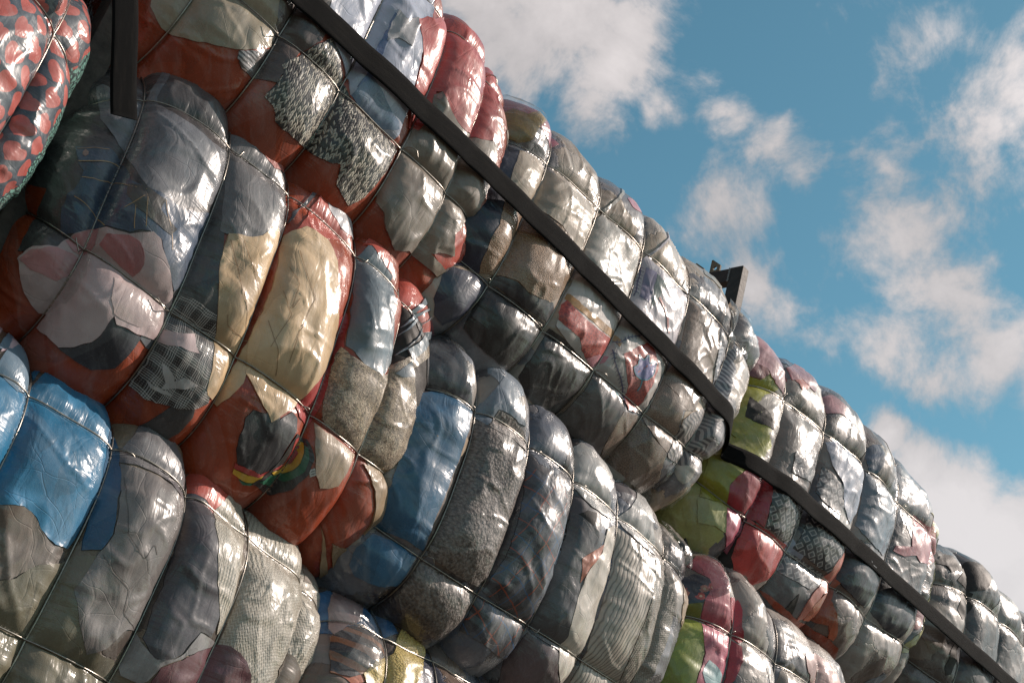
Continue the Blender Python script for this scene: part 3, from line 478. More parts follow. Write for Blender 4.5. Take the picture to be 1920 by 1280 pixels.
CLOTHES = [   # (bale, name, material, kind, part of the piece before it, label, layer, outline in mm along and around the bale)
 ('A1','trousers','khaki_grey',('cloth',),0,'pale khaki cargo trousers',1,[(-710,-242),(-732,-256),(-751,-281),(-739,-313),(-729,-341),(-715,-369),(-696,-407),(-678,-416),(-663,-426),(-645,-434),(-615,-426),(-586,-413),(-566,-402),(-547,-390),(-528,-377),(-507,-366),(-488,-353),(-466,-341),(-447,-331),(-425,-311),(-404,-290),(-377,-261),(-350,-223),(-364,-176),(-380,-157),(-393,-136),(-404,-113),(-415,-92),(-425,-70),(-431,-43),(-439,-17),(-448,-2),(-471,-31),(-488,-40),(-507,-59),(-525,-76),(-540,-86),(-556,-103),(-572,-113),(-586,-127),(-604,-130),(-621,-138),(-637,-154),(-653,-168),(-666,-183),(-677,-201),(-686,-216),(-701,-227)]),
 ('A1','jacket','brown_grey',('cloth',),0,'dark brown grey jacket',1,[(-415,-92),(-404,-114),(-391,-139),(-378,-157),(-364,-176),(-355,-202),(-347,-227),(-375,-264),(-402,-294),(-436,-327),(-420,-355),(-402,-364),(-358,-357),(-337,-346),(-321,-338),(-296,-330),(-296,-303),(-294,-278),(-288,-240),(-275,-191),(-259,-160),(-248,-136),(-236,-109),(-225,-53),(-231,-21),(-239,7),(-253,29),(-267,51),(-290,65),(-309,87),(-325,113),(-340,131),(-363,108),(-393,68),(-418,34),(-440,6),(-439,-17),(-431,-43),(-425,-70)]),
 ('A1','scarf','silver_stripe',('cloth',),0,None,2,[(-439,-328),(-410,-300),(-385,-283),(-375,-316),(-366,-349),(-402,-355),(-431,-350)]),
 ('A1','shirt','pale_blue',('cloth',),0,'pale blue and white shirt',2,[(-309,144),(-305,120),(-290,95),(-274,70),(-264,42),(-255,15),(-247,-15),(-236,-39),(-202,-62),(-182,-75),(-161,-83),(-137,-91),(-104,-103),(-67,-114),(-55,-138),(-39,-157),(-7,-163),(26,-166),(61,-168),(91,-166),(125,-166),(158,-166),(191,-163),(193,-136),(185,-111),(177,-87),(177,-28),(169,2),(159,29),(147,53),(139,83),(129,124),(118,161),(120,198),(121,235),(120,267),(112,300),(107,339),(131,438),(121,464),(121,508),(101,528),(64,506),(47,523),(21,508),(-9,484),(-34,470),(-58,457),(-129,327),(-166,279),(-193,251),(-217,229),(-244,204),(-266,182),(-288,160)]),
 ('A1','jeans','sky_denim',('cloth',),0,'light blue jeans',3,[(-34,-157),(-31,-130),(-28,-94),(-23,-59),(2,-62),(47,-76),(83,-87),(118,-103),(163,-111),(182,-125),(163,-147),(128,-166),(94,-168),(64,-169),(36,-169),(7,-169)]),
 ('A1','collar','blue_denim',('cloth',),0,None,4,[(-34,-125),(-31,-87),(-26,-50),(-31,-18),(-33,20),(-34,57),(-33,103),(-29,150),(-28,191),(-31,223),(-17,221),(-12,190),(-9,154),(-13,117),(-13,87),(-10,24),(-12,-17),(-7,-46),(-13,-75)]),
 ('A1','shirt','pale_white',('cloth',),0,None,5,[(-25,240),(12,229),(53,268),(69,220),(66,179),(67,144),(42,144),(15,142),(-18,100),(-25,155),(-23,199)]),
 ('A1','blouse','coral_red',('cloth',),0,'coral red blouse',3,[(55,264),(91,313),(126,330),(242,522),(263,490),(296,489),(336,495),(380,514),(410,494),(431,473),(515,561),(551,588),(542,492),(555,457),(537,368),(545,328),(551,287),(558,250),(563,209),(575,179),(523,128),(486,108),(428,72),(391,64),(364,70),(334,76),(301,103),(266,120),(252,113),(264,64),(267,31),(266,-10),(255,-70),(217,-87),(201,-51),(182,-21),(171,10),(161,40),(150,68),(140,111),(133,150),(113,183),(98,221),(77,243)]),
 ('A1','trousers','taupe',('cloth',),0,'taupe trousers',4,[(234,-70),(255,-73),(266,-13),(264,28),(258,62),(250,95),(266,119),(301,98),(337,76),(366,67),(394,61),(429,68),(488,105),(523,127),(577,174),(582,141),(586,106),(598,81),(612,42),(623,-2),(604,-64),(610,-98),(620,-131),(631,-161),(591,-223),(558,-290),(580,-320),(610,-347),(578,-361),(548,-374),(528,-394),(1002,-449),(434,-435),(386,-462),(359,-453),(336,-445),(310,-435),(291,-418),(274,-398),(240,-387),(229,-358),(229,-325),(231,-289),(231,-262),(231,-229),(232,-193),(232,-163),(232,-142)]),
 ('A1','button','button',('cloth',),0,None,5,[(258,100),(266,111),(274,100),(271,86),(261,86)]),
 ('A1','sweater','marl',('cloth',),0,'black and white marled knit sweater',2,[(-206,-65),(-229,-109),(-244,-136),(-259,-166),(-272,-207),(-299,-248),(-309,-272),(-298,-284),(-293,-301),(-296,-330),(-299,-357),(-302,-385),(-283,-390),(-267,-393),(-250,-405),(-236,-418),(-218,-421),(-202,-423),(-179,-420),(-156,-418),(-121,-418),(-66,-410),(-50,-410),(-31,-409),(-2,-399),(34,-387),(48,-412),(61,-437),(101,-446),(153,-457),(169,-431),(185,-404),(191,-360),(204,-308),(212,-256),(209,-226),(218,-185),(199,-176),(167,-180),(131,-174),(90,-169),(53,-171),(13,-176),(-15,-168),(-40,-161),(-67,-142),(-94,-133),(-125,-120),(-140,-103),(-158,-87),(-183,-78)]),
 ('B1','jacket','charcoal',('cloth',),0,'charcoal denim jacket',1,[(-744,-355),(-749,-328),(-751,-299),(-758,-268),(-771,-235),(-772,-200),(-760,-176),(-757,-147),(-752,-119),(-749,-91),(-744,-63),(-744,-33),(-746,2),(-749,39),(-754,80),(-755,116),(-766,170),(-769,212),(-793,303),(-805,396),(-794,425),(-780,443),(-768,480),(-737,646),(-713,652),(-693,635),(-685,579),(-661,594),(-583,740),(-595,653),(-580,641),(-563,632),(-549,627),(-536,623),(-521,618),(-502,612),(-488,603),(-473,585),(-459,570),(-448,560),(-435,553),(-422,542),(-408,530),(-392,516),(-375,507),(-372,465),(-279,603),(-274,553),(-258,527),(-234,532),(-209,527),(-186,521),(-158,516),(-131,518),(-130,472),(-114,453),(-99,433),(-91,399),(-95,348),(-105,300),(-95,296),(-102,258),(-103,230),(-99,214),(-102,189),(-131,139),(-154,101),(-181,97),(-206,91),(-231,87),(-257,81),(-279,80),(-299,80),(-293,57),(-285,34),(-279,10),(-271,-13),(-266,-37),(-260,-62),(-252,-81),(-241,-101),(-234,-121),(-226,-141),(-218,-159),(-209,-176),(-195,-192),(-182,-209),(-181,-232),(-207,-240),(-232,-246),(-257,-253),(-282,-259),(-299,-262),(-319,-265),(-338,-272),(-373,-287),(-403,-299),(-428,-308),(-453,-317),(-473,-322),(-491,-328),(-510,-332),(-527,-335),(-544,-340),(-560,-345),(-575,-348),(-592,-345),(-611,-340),(-631,-337),(-647,-335),(-661,-334),(-675,-332),(-690,-329),(-703,-329),(-718,-326)]),
 ('B1','shirt','greydenim',('cloth',),0,'grey washed denim shirt',2,[(-749,428),(-732,436),(-712,413),(-689,396),(-670,381),(-650,375),(-630,373),(-620,401),(-454,859),(-597,389),(-585,354),(-564,323),(-544,310),(-521,303),(-496,305),(-477,299),(-457,297),(-439,291),(-411,300),(-383,310),(-339,351),(-341,317),(-342,282),(-342,250),(-344,221),(-341,195),(-344,167),(-353,138),(-381,104),(-403,81),(-425,59),(-445,36),(-476,14),(-505,-8),(-524,1),(-541,14),(-557,30),(-572,46),(-586,65),(-602,83),(-619,110),(-637,142),(-651,148),(-664,165),(-679,182),(-695,202),(-709,220),(-718,255),(-751,370),(-751,398)]),
 ('B1','shirt','greyshirt',('cloth',),0,'washed grey work shirt',2,[(-330,486),(-279,586),(-263,533),(-265,486),(-258,456),(-246,436),(-231,419),(-201,418),(-173,410),(-141,411),(-125,393),(-108,376),(-125,305),(-119,275),(-109,252),(-99,230),(-141,173),(-168,139),(-193,119),(-218,103),(-241,91),(-266,77),(-285,71),(-307,68),(-313,91),(-317,115),(-321,141),(-325,167),(-328,191),(-331,218),(-333,250),(-336,282),(-338,319),(-336,361),(-336,398),(-336,437)]),
 ('B1','jeans','bluejean',('cloth',),0,'blue jeans with a buttoned waistband',3,[(-727,72),(-710,80),(-696,94),(-681,104),(-667,121),(-647,109),(-625,92),(-608,56),(-594,28),(-577,24),(-560,22),(-540,25),(-521,33),(-494,33),(-467,37),(-437,42),(-411,60),(-384,77),(-353,100),(-344,98),(-342,78),(-344,59),(-341,36),(-345,7),(-344,-13),(-344,-37),(-341,-57),(-341,-84),(-344,-115),(-344,-139),(-361,-170),(-383,-159),(-404,-148),(-422,-136),(-439,-119),(-454,-103),(-468,-84),(-487,-84),(-505,-83),(-529,-101),(-549,-119),(-575,-125),(-600,-129),(-616,-142),(-634,-154),(-658,-192),(-676,-206),(-693,-221),(-698,-197),(-703,-174),(-707,-148),(-703,-109),(-696,-78),(-690,-51),(-692,-5),(-707,14),(-715,34)]),
 ('B1','waistband','bluejean2',('cloth',),0,None,4,[(-727,72),(-710,80),(-696,94),(-681,104),(-667,121),(-648,110),(-633,104),(-645,84),(-661,65),(-678,43),(-698,24),(-707,19)]),
 ('B1','seam','thread',('line',0.0025,False),0,None,5,[(-706,17),(-692,27),(-678,42),(-656,71),(-625,91)]),
 ('B1','seam','thread',('line',0.002,False),0,None,5,[(-721,65),(-707,72),(-695,87),(-681,98),(-665,113)]),
 ('B1','seam','thread',('line',0.0022,False),0,None,4,[(-689,-31),(-673,-17),(-654,-1),(-637,19),(-612,10),(-591,5),(-572,11),(-552,17)]),
 ('B1','seam','thread',('line',0.0022,False),0,None,4,[(-690,-100),(-667,-98),(-653,-103),(-639,-106),(-605,-132)]),
 ('B1','seam','thread',('line',0.002,False),0,None,4,[(-581,-63),(-566,-36),(-547,4),(-535,-37),(-527,-59),(-519,-81)]),
 ('B1','seam','thread',('line',0.002,False),0,None,4,[(-541,-104),(-549,-86),(-555,-65),(-561,-43)]),
 ('B1','seam','thread',('line',0.002,False),0,None,4,[(-499,21),(-484,-5),(-468,-22),(-454,-37),(-440,-63),(-428,-89)]),
 ('B1','button','button',('cloth',),0,None,5,[(-707,60),(-706,72),(-698,68),(-695,56),(-698,43),(-704,46)]),
 ('B1','trousers','darktwill',('cloth',),0,None,4,[(-594,14),(-574,19),(-553,24),(-536,22),(-519,19),(-499,24),(-502,-14),(-482,-19),(-460,-21),(-439,-25),(-451,-54),(-474,-57),(-496,-57),(-518,-57),(-543,-51),(-564,-45),(-589,-22)]),
 ('B1','jacket','dark_coral',('cloth',),0,'coral jacket',3,[(-279,594),(-260,532),(-254,513),(-223,529),(-201,527),(-178,521),(-148,518),(-141,483),(-130,433),(-175,407),(-201,416),(-227,422),(-262,440),(-280,462),(-297,492)]),
 ('B1','jacket','coral',('cloth',),0,'coral jacket',1,[(-32,665),(-26,599),(-12,554),(13,547),(46,553),(71,559),(77,533),(88,504),(128,509),(158,492),(184,483),(198,465),(209,434),(156,379),(95,322),(57,293),(5,246),(-12,264),(-29,279),(-52,250),(-71,224),(212,886),(172,863),(-49,352),(-27,389),(-13,416),(5,443),(-24,481),(-50,475),(-71,477),(57,761),(-80,542)]),
 ('B1','trousers','slate',('cloth',),0,None,2,[(-83,477),(-50,475),(-24,457),(5,443),(-7,413),(-16,389),(-49,345),(-74,314),(-83,264),(172,866),(131,827),(106,801),(80,775)]),
 ('B1','blouse','pale_white',('cloth',),0,None,2,[(77,530),(113,536),(119,507),(130,507),(147,498),(168,491),(186,472),(207,466),(209,427),(167,405),(136,402),(111,410),(86,414),(61,422),(55,449),(55,483),(72,545)]),
 ('B1','shirt','pinkwhite',('cloth',),0,'pinkish white shirt',4,[(-729,-373),(-727,-340),(-718,-314),(-704,-297),(-692,-282),(-679,-264),(-675,-230),(-661,-194),(-648,-174),(-634,-151),(-616,-144),(-599,-133),(-581,-132),(-564,-129),(-547,-125),(-530,-112),(-515,-98),(-496,-80),(-470,-86),(-456,-106),(-437,-121),(-418,-135),(-401,-147),(-383,-162),(-352,-185),(-344,-203),(-341,-226),(-341,-250),(-344,-278),(-347,-313),(-392,-326),(-417,-332),(-442,-335),(-477,-343),(-490,-332),(-493,-351),(-493,-369),(-496,-386),(-504,-411),(-516,-425),(-527,-440),(-540,-454),(-552,-466),(-569,-465),(-586,-465),(-617,-484),(-619,-459),(-619,-439),(-637,-454),(-664,-443),(-682,-436),(-701,-416),(-715,-395)]),
 ('B1','sleeve','rose',('cloth',),0,'rose pink sleeve',5,[(-597,-188),(-592,-153),(-569,-141),(-546,-129),(-513,-127),(-499,-136),(-490,-153),(-481,-170),(-481,-194),(-485,-212),(-515,-209),(-549,-205),(-572,-197)]),
 ('B1','sleeve','pinkish',('cloth',),0,None,5,[(-726,-373),(-720,-349),(-716,-323),(-701,-306),(-689,-288),(-678,-267),(-661,-259),(-644,-249),(-628,-250),(-628,-272),(-628,-294),(-630,-316),(-644,-348),(-659,-354),(-673,-360),(-696,-373)]),
 ('B1','sleeve','pinkish',('cloth',),0,None,5,[(-673,-232),(-659,-197),(-647,-176),(-633,-150),(-614,-144),(-611,-168),(-606,-192),(-617,-232),(-648,-243)]),
 ('B1','sleeve','pinkwhite2',('cloth',),0,None,5,[(-533,-249),(-510,-238),(-484,-226),(-456,-221),(-426,-218),(-398,-215),(-378,-229),(-356,-240),(-352,-270),(-386,-293),(-414,-313),(-449,-323),(-471,-328),(-493,-329),(-505,-317),(-518,-302),(-526,-276)]),
 ('B1','jeans','nightdenim',('cloth',),0,'dark navy jeans',1,[(-504,-414),(-494,-387),(-493,-360),(-490,-334),(-477,-343),(-440,-337),(-418,-334),(-394,-331),(-397,-349),(-400,-367),(-404,-386),(-409,-402),(-414,-428),(-440,-448),(-460,-463),(-493,-465),(-522,-466),(-553,-469),(-540,-456),(-526,-442),(-516,-428)]),
 ('B1','coat','plaid',('cloth',),0,'black and white checked coat',2,[(-339,-185),(-330,-162),(-304,-156),(-266,-157),(-223,-160),(-212,-180),(-195,-197),(-178,-214),(-181,-241),(-175,-261),(-170,-282),(-161,-300),(-151,-319),(-139,-343),(-120,-367),(-145,-390),(-175,-408),(-196,-418),(-217,-425),(-238,-433),(-258,-442),(-282,-445),(-302,-449),(-319,-451),(-335,-454),(-339,-419),(-339,-393),(-339,-372),(-339,-358),(-339,-345),(-339,-323),(-339,-311),(-339,-273),(-335,-247),(-338,-224),(-339,-205),(-339,-189)]),
 ('B1','collar','pinkwhite',('cloth',),0,None,3,[(-339,-275),(-324,-270),(-305,-264),(-283,-253),(-254,-237),(-246,-262),(-224,-278),(-255,-288),(-285,-293),(-314,-306),(-339,-311)]),
 ('B1','scrap','whitegrey',('cloth',),0,None,3,[(-305,-351),(-283,-354),(-260,-363),(-251,-372),(-234,-349),(-210,-349),(-186,-349),(-217,-372),(-237,-384),(-255,-396),(-269,-404),(-268,-386),(-290,-373)]),
 ('B1','scrap','whitegrey',('cloth',),0,None,3,[(-311,-410),(-283,-407),(-255,-401),(-232,-405),(-262,-414),(-296,-418)]),
 ('B1','trousers','beige',('cloth',),0,'beige trousers',3,[(-286,74),(-269,80),(-245,92),(-218,107),(-187,130),(-172,160),(-154,192),(-134,198),(-113,189),(-102,144),(-111,97),(-106,69),(-111,30),(-113,4),(-108,-11),(-106,-28),(-111,-48),(-109,-66),(-105,-81),(-105,-113),(-100,-136),(-99,-167),(-95,-198),(-97,-250),(-99,-287),(-108,-313),(-108,-334),(-111,-354),(-142,-352),(-154,-343),(-161,-316),(-170,-290),(-175,-272),(-179,-252),(-182,-229),(-186,-206),(-200,-189),(-212,-174),(-223,-156),(-232,-138),(-241,-118),(-252,-95),(-263,-74),(-271,-48),(-277,-22),(-283,16),(-283,46)]),
 ('B1','trousers','beige',('cloth',),0,None,1,[(-82,-154),(-68,-162),(-60,-188),(-49,-209),(-47,-238),(-46,-267),(-57,-293),(-64,-316),(-71,-338),(-78,-361),(-86,-358),(-89,-351),(-89,-319),(-88,-287),(-86,-264),(-83,-241),(-78,-217),(-82,-185)]),
 ('B1','trousers','beige2',('cloth',),0,'beige crumpled trousers',2,[(-83,215),(-72,235),(-54,253),(-32,278),(12,282),(60,291),(88,270),(109,244),(113,212),(127,191),(139,167),(147,144),(154,119),(165,100),(181,83),(196,66),(217,54),(217,28),(213,-13),(215,-40),(212,-77),(182,-122),(170,-151),(161,-179),(158,-202),(142,-232),(117,-258),(102,-281),(74,-314),(49,-300),(23,-287),(-2,-275),(-21,-259),(-50,-237),(-54,-214),(-66,-195),(-75,-174),(-82,-154),(-82,-122),(-80,-94),(-80,-71),(-78,-45),(-78,-22),(-78,2),(-78,31),(-78,68),(-78,106),(-83,139),(-85,171)]),
 ('B1','seam','beige_dark',('line',0.002,False),0,None,4,[(-276,57),(-258,37),(-243,19),(-227,-2),(-212,-30),(-193,-54),(-175,-74),(-153,-89),(-141,-107),(-128,-124),(-111,-138)]),
 ('B1','seam','beige_dark',('line',0.002,False),0,None,4,[(-238,80),(-215,59),(-195,36),(-176,17),(-159,1),(-139,-17),(-116,-34),(-111,-60)]),
 ('B1','seam','beige_dark',('line',0.002,False),0,None,4,[(-198,-142),(-181,-168),(-141,-167),(-89,-156),(-82,-154)]),
 ('B1','seam','beige_dark',('line',0.002,False),0,None,3,[(-55,116),(-33,101),(-12,86),(-13,52),(-13,24),(-12,-8),(2,37)]),
 ('B1','seam','beige_dark',('line',0.0018,False),0,None,3,[(-52,33),(-38,13),(-23,-7),(-7,-25),(-13,-51),(-18,-77),(-21,-100),(-24,-122),(-27,-142)]),
 ('B1','seam','beige_dark',('line',0.002,False),0,None,3,[(-38,185),(-24,160),(-9,139),(9,118),(24,103),(38,84),(55,72),(47,39),(44,8),(41,-22),(35,-54),(36,-80),(38,-106),(43,-129),(49,-150)]),
 ('B1','seam','beige_dark',('line',0.002,False),0,None,3,[(-61,-74),(-47,-92),(-32,-110),(-16,-127),(1,-144),(12,-162),(26,-179),(38,-197)]),
 ('B1','jacket','red_jacket',('cloth',),0,'red jacket',1,[(181,83),(231,151),(235,122),(238,92),(241,63),(245,31),(243,5),(243,-24),(243,-48),(243,-77),(245,-103),(245,-130),(243,-154),(245,-179),(245,-202),(243,-226),(237,-250),(167,-252),(142,-235),(161,-203),(161,-183),(168,-156),(181,-125),(217,-75),(232,-40),(231,-5),(229,31),(227,62),(196,66)]),
 ('B1','trousers','bluegrey',('cloth',),0,'blue grey trousers',1,[(434,755),(265,442),(299,475),(317,451),(342,434),(363,410),(389,393),(376,332),(370,281),(373,252),(380,227),(389,205),(401,186),(414,165),(429,148),(440,127),(445,100),(406,28),(366,13),(331,2),(304,8),(279,17),(248,34),(245,63),(241,94),(238,122),(237,153),(234,182),(234,212),(234,244),(232,275),(232,305),(235,343),(238,378)]),
 ('B1','blouse','coral',('cloth',),0,None,2,[(238,500),(272,522),(352,577),(327,487),(345,463),(356,436),(375,419),(378,395),(350,399),(322,407),(296,413),(276,430),(249,428),(434,755),(235,451)]),
 ('B1','shawl','tangle',('cloth',),0,'tangled cream fringed shawl',2,[(240,-103),(237,-77),(234,-48),(232,-17),(240,28),(260,8),(282,7),(307,5),(333,7),(364,13),(415,30),(852,641),(515,95),(563,132),(578,106),(600,84),(622,63),(633,34),(640,4),(676,-10),(648,-57),(636,-95),(633,-124),(637,-157),(644,-189),(611,-240),(546,-243),(522,-232),(499,-221),(470,-215),(411,-220),(366,-218),(325,-217),(296,-214),(269,-211),(255,-189),(245,-164),(241,-135)]),
 ('B1','shirt','bluegrey',('cloth',),0,None,3,[(693,719),(471,253),(740,667),(505,203),(526,182),(546,157),(563,132),(515,95),(490,91),(821,679),(477,151),(768,728),(467,215),(720,728)]),
 ('B1','cap','black',('cloth',),0,'black knitted cap with a small emblem',1,[(4,-364),(-1,-346),(10,-314),(54,-306),(94,-302),(113,-279),(131,-255),(162,-262),(182,-290),(172,-322),(168,-354),(168,-384),(161,-413),(137,-431),(88,-436),(46,-439),(18,-414),(5,-384)]),
 ('B1','emblem','yellow',('cloth',),1,None,1,[(60,-334),(69,-325),(80,-334),(71,-341)]),
 ('B1','emblem','red_jacket',('cloth',),1,None,1,[(54,-343),(60,-334),(71,-341),(64,-349)]),
 ('B1','emblem','green',('cloth',),1,None,2,[(72,-332),(91,-329),(95,-340),(80,-341)]),
 ('B1','cap_band','red_jacket',('cloth',),0,None,1,[(41,-442),(66,-439),(88,-436),(139,-433),(161,-413),(162,-424),(141,-440),(105,-448),(74,-449),(49,-453)]),
 ('B1','cap_band','yellow',('cloth',),0,None,1,[(49,-454),(77,-453),(106,-449),(142,-440),(162,-424),(164,-439),(150,-454),(120,-465),(83,-469),(58,-465)]),
 ('B1','cap_band','green',('cloth',),0,None,1,[(85,-471),(123,-466),(150,-454),(136,-468),(111,-475)]),
 ('B1','hat','black2',('cloth',),0,'striped knitted hat',2,[(136,-463),(145,-446),(159,-424),(164,-405),(170,-386),(175,-354),(182,-319),(193,-293),(245,-285),(260,-300),(279,-325),(280,-346),(283,-366),(274,-398),(268,-425),(249,-454),(237,-481),(164,-463)]),
 ('B1','hat_band','red_jacket',('cloth',),0,'red band',3,[(168,-410),(203,-383),(206,-341),(192,-310),(207,-296),(237,-313),(240,-335),(237,-373),(200,-401)]),
 ('B1','hat_band','yellow',('cloth',),0,'yellow band',4,[(172,-416),(210,-399),(238,-370),(240,-335),(218,-302),(240,-299),(249,-326),(251,-354),(246,-384),(237,-408),(192,-421)]),
 ('B1','hat_band','green',('cloth',),0,'green band',3,[(153,-449),(176,-425),(238,-410),(248,-384),(252,-355),(251,-325),(243,-303),(255,-310),(266,-332),(269,-363),(260,-395),(246,-424),(212,-451)]),
 ('B1','care_tag','tag',('cloth',),0,None,1,[(279,-357),(293,-343),(305,-357),(291,-370)]),
 ('B1','seam','black2',('line',0.0015,False),0,None,2,[(285,-358),(294,-349)]),
 ('B1','seam','black2',('line',0.0015,False),0,None,2,[(290,-363),(299,-354)]),
 ('B1','shirt','tan',('cloth',),0,'tan cotton shirt',1,[(249,-230),(269,-233),(296,-235),(328,-235),(359,-235),(395,-237),(442,-233),(414,-272),(408,-302),(400,-326),(395,-349),(366,-366),(339,-379),(305,-357),(290,-334),(276,-311),(268,-293),(260,-273),(254,-252)]),
 ('B1','shirt','tan2',('cloth',),0,'tan cotton shirt',3,[(1041,-77),(498,-240),(524,-261),(533,-281),(555,-297),(569,-317),(583,-337),(589,-360),(612,-384),(630,-411),(630,-436),(623,-459),(628,-486),(581,-498),(529,-494),(881,-822),(474,-474),(945,-1027),(968,-968),(985,-871),(1007,-763),(1030,-640),(1047,-513),(1049,-370),(1010,-229)]),
 ('C1','blouse','lilacwhite',('cloth',),0,'pinkish white blouse',1,[(-550,638),(-501,647),(-493,652),(-491,645),(-488,649),(-482,644),(-483,555),(-511,503),(-537,477),(-446,830),(-563,485),(-566,516),(-563,564)]),
 ('C1','blouse','lilac',('cloth',),0,None,1,[(-394,587),(-414,561),(-397,659)]),
 ('C1','shirt','steelblue',('cloth',),0,'steel blue shirt',2,[(-561,476),(-538,485),(-511,503),(-480,561),(-470,560),(-461,551),(-449,534),(-436,520),(-438,487),(-428,473),(-427,450),(-440,422),(-475,377),(-493,381),(-506,396),(-517,424),(-545,409),(-428,841),(-556,454)]),
 ('C1','raincoat','blue',('cloth',),0,'shiny blue raincoat',1,[(-545,409),(-517,415),(-499,386),(-475,377),(-446,401),(-215,995),(-249,937),(-420,494),(-419,534),(-393,597),(-362,621),(-307,650),(-287,649),(-266,641),(-255,629),(-240,613),(-226,612),(-206,607),(-198,575),(-190,557),(-179,546),(-172,522),(-168,488),(-156,462),(-150,444),(-151,401),(-151,369),(-151,338),(-151,322),(-150,308),(-150,294),(-153,273),(-151,257),(-150,244),(-151,228),(-151,212),(-150,195),(-150,167),(-151,134),(-166,95),(-208,83),(-240,91),(-268,100),(-292,117),(-310,125),(-336,126),(-367,111),(-389,100),(-407,92),(-414,109),(-422,131),(-435,141),(-449,154),(-461,167),(-470,184),(-480,199),(-490,213),(-499,228),(-508,245),(-516,260),(-522,279),(-529,297),(-537,315),(-542,338),(-545,370)]),
 ('C1','raincoat','darkblue',('cloth',),0,None,2,[(-169,474),(-145,474),(-138,439),(-129,412),(-129,369),(-122,332),(-119,309),(-117,283),(-113,264),(-108,242),(-103,219),(-96,193),(-91,172),(-93,149),(-98,126),(-117,117),(-135,108),(-137,128),(-140,149),(-143,172),(-145,193),(-147,213),(-147,238),(-153,260),(-156,280),(-155,308),(-166,325),(-169,349),(-171,378),(-163,422),(-168,447)]),
 ('C1','jacket','canvas',('cloth',),0,'brown grey canvas jacket',1,[(-407,92),(-391,97),(-375,105),(-357,114),(-334,125),(-310,125),(-292,114),(-274,103),(-245,89),(-208,76),(-208,48),(-224,24),(-237,8),(-247,-7),(-263,-34),(-283,-48),(-299,-59),(-315,-73),(-326,-57),(-336,-40),(-344,-25),(-354,-8),(-362,8),(-372,25),(-380,42),(-388,57),(-397,74)]),
 ('C1','trousers','olive',('cloth',),0,'olive green trousers',1,[(-315,-73),(-297,-60),(-283,-51),(-261,-37),(-253,-21),(-247,-4),(-224,22),(-197,37),(-159,56),(-145,80),(-134,91),(-122,99),(-100,106),(-91,86),(-83,65),(-87,44),(-90,24),(-85,5),(-79,-16),(-67,-39),(-53,-63),(-40,-79),(-25,-94),(-9,-109),(14,-108),(38,-106),(90,-100),(117,-114),(119,-128),(119,-135),(119,-143),(117,-167),(104,-186),(72,-196),(43,-205),(19,-215),(-1,-221),(-20,-230),(-41,-238),(-61,-245),(-80,-251),(-95,-259),(-111,-268),(-124,-274),(-135,-283),(-145,-291),(-169,-297),(-185,-282),(-195,-268),(-205,-254),(-216,-239),(-224,-225),(-232,-210),(-240,-195),(-245,-178),(-250,-163),(-260,-146),(-273,-132),(-284,-118),(-297,-103),(-305,-88)]),
 ('C1','shirt','greyshirt2',('cloth',),0,'grey buttoned shirt',2,[(-127,367),(-111,364),(-91,363),(-67,363),(-38,366),(-6,369),(22,367),(45,352),(100,377),(104,337),(104,293),(114,277),(109,251),(111,225),(113,207),(114,186),(117,167),(119,144),(119,125),(114,100),(117,88),(119,65),(117,48),(114,25),(119,7),(119,-5),(75,-18),(53,-51),(41,-86),(19,-106),(2,-121),(-17,-108),(-36,-92),(-49,-77),(-66,-60),(-77,-45),(-90,-27),(-101,-10),(-113,8),(-111,25),(-109,44),(-106,63),(-103,89),(-100,115),(-91,143),(-88,175),(-95,198),(-98,221),(-103,244),(-109,265),(-117,289),(-119,314),(-124,340)]),
 ('C1','button','button',('cloth',),0,None,1,[(-14,172),(-6,180),(4,178),(2,167),(-9,164)]),
 ('C1','button','button',('cloth',),0,None,1,[(49,57),(57,66),(67,63),(69,54),(56,51)]),
 ('C1','button','button',('cloth',),0,None,1,[(-72,250),(-67,254),(-61,250),(-64,242)]),
 ('C1','seam','greyline',('line',0.0022,False),0,None,3,[(-116,326),(-109,302),(-103,276),(-91,257),(-82,238),(-72,213),(-61,187),(-43,178),(-23,167),(-4,158),(17,152),(20,175),(25,199),(48,181)]),
 ('C1','seam','greyline',('line',0.0022,False),0,None,3,[(-91,115),(-75,103),(-57,95),(-40,86),(-11,77),(19,68),(25,50),(30,30),(40,10),(67,1),(109,-4)]),
 ('C1','jacket','darkgrey',('cloth',),0,'dark grey jacket',1,[(-138,569),(-117,610),(-87,604),(-74,584),(-53,578),(-35,564),(-6,560),(23,552),(27,516),(43,500),(64,491),(82,471),(103,459),(111,433),(100,377),(67,367),(40,364),(20,375),(-4,380),(-36,375),(-67,372),(-91,374),(-111,372),(-129,374),(-130,418),(77,948),(40,901),(4,853)]),
 ('C1','cap','coral',('cloth',),0,'coral red cap',1,[(283,826),(142,597),(172,598),(208,595),(223,575),(270,603),(276,564),(323,589),(261,488),(236,441),(198,387),(197,429),(166,433),(145,435),(127,438),(125,470),(127,503)]),
 ('C1','jacket','charcoal2',('cloth',),0,'dark grey cotton jacket',1,[(127,436),(145,435),(168,432),(198,427),(198,384),(198,341),(213,305),(221,283),(231,264),(242,242),(252,218),(263,192),(281,175),(299,158),(315,140),(318,117),(323,95),(317,70),(294,70),(276,68),(263,37),(255,15),(249,-7),(232,-30),(213,-44),(185,-51),(166,-42),(150,-27),(137,-15),(137,11),(134,40),(134,62),(134,85),(132,111),(134,137),(132,164),(130,186),(127,207),(127,230),(125,253),(124,276),(124,302),(124,329),(125,355),(125,393)]),
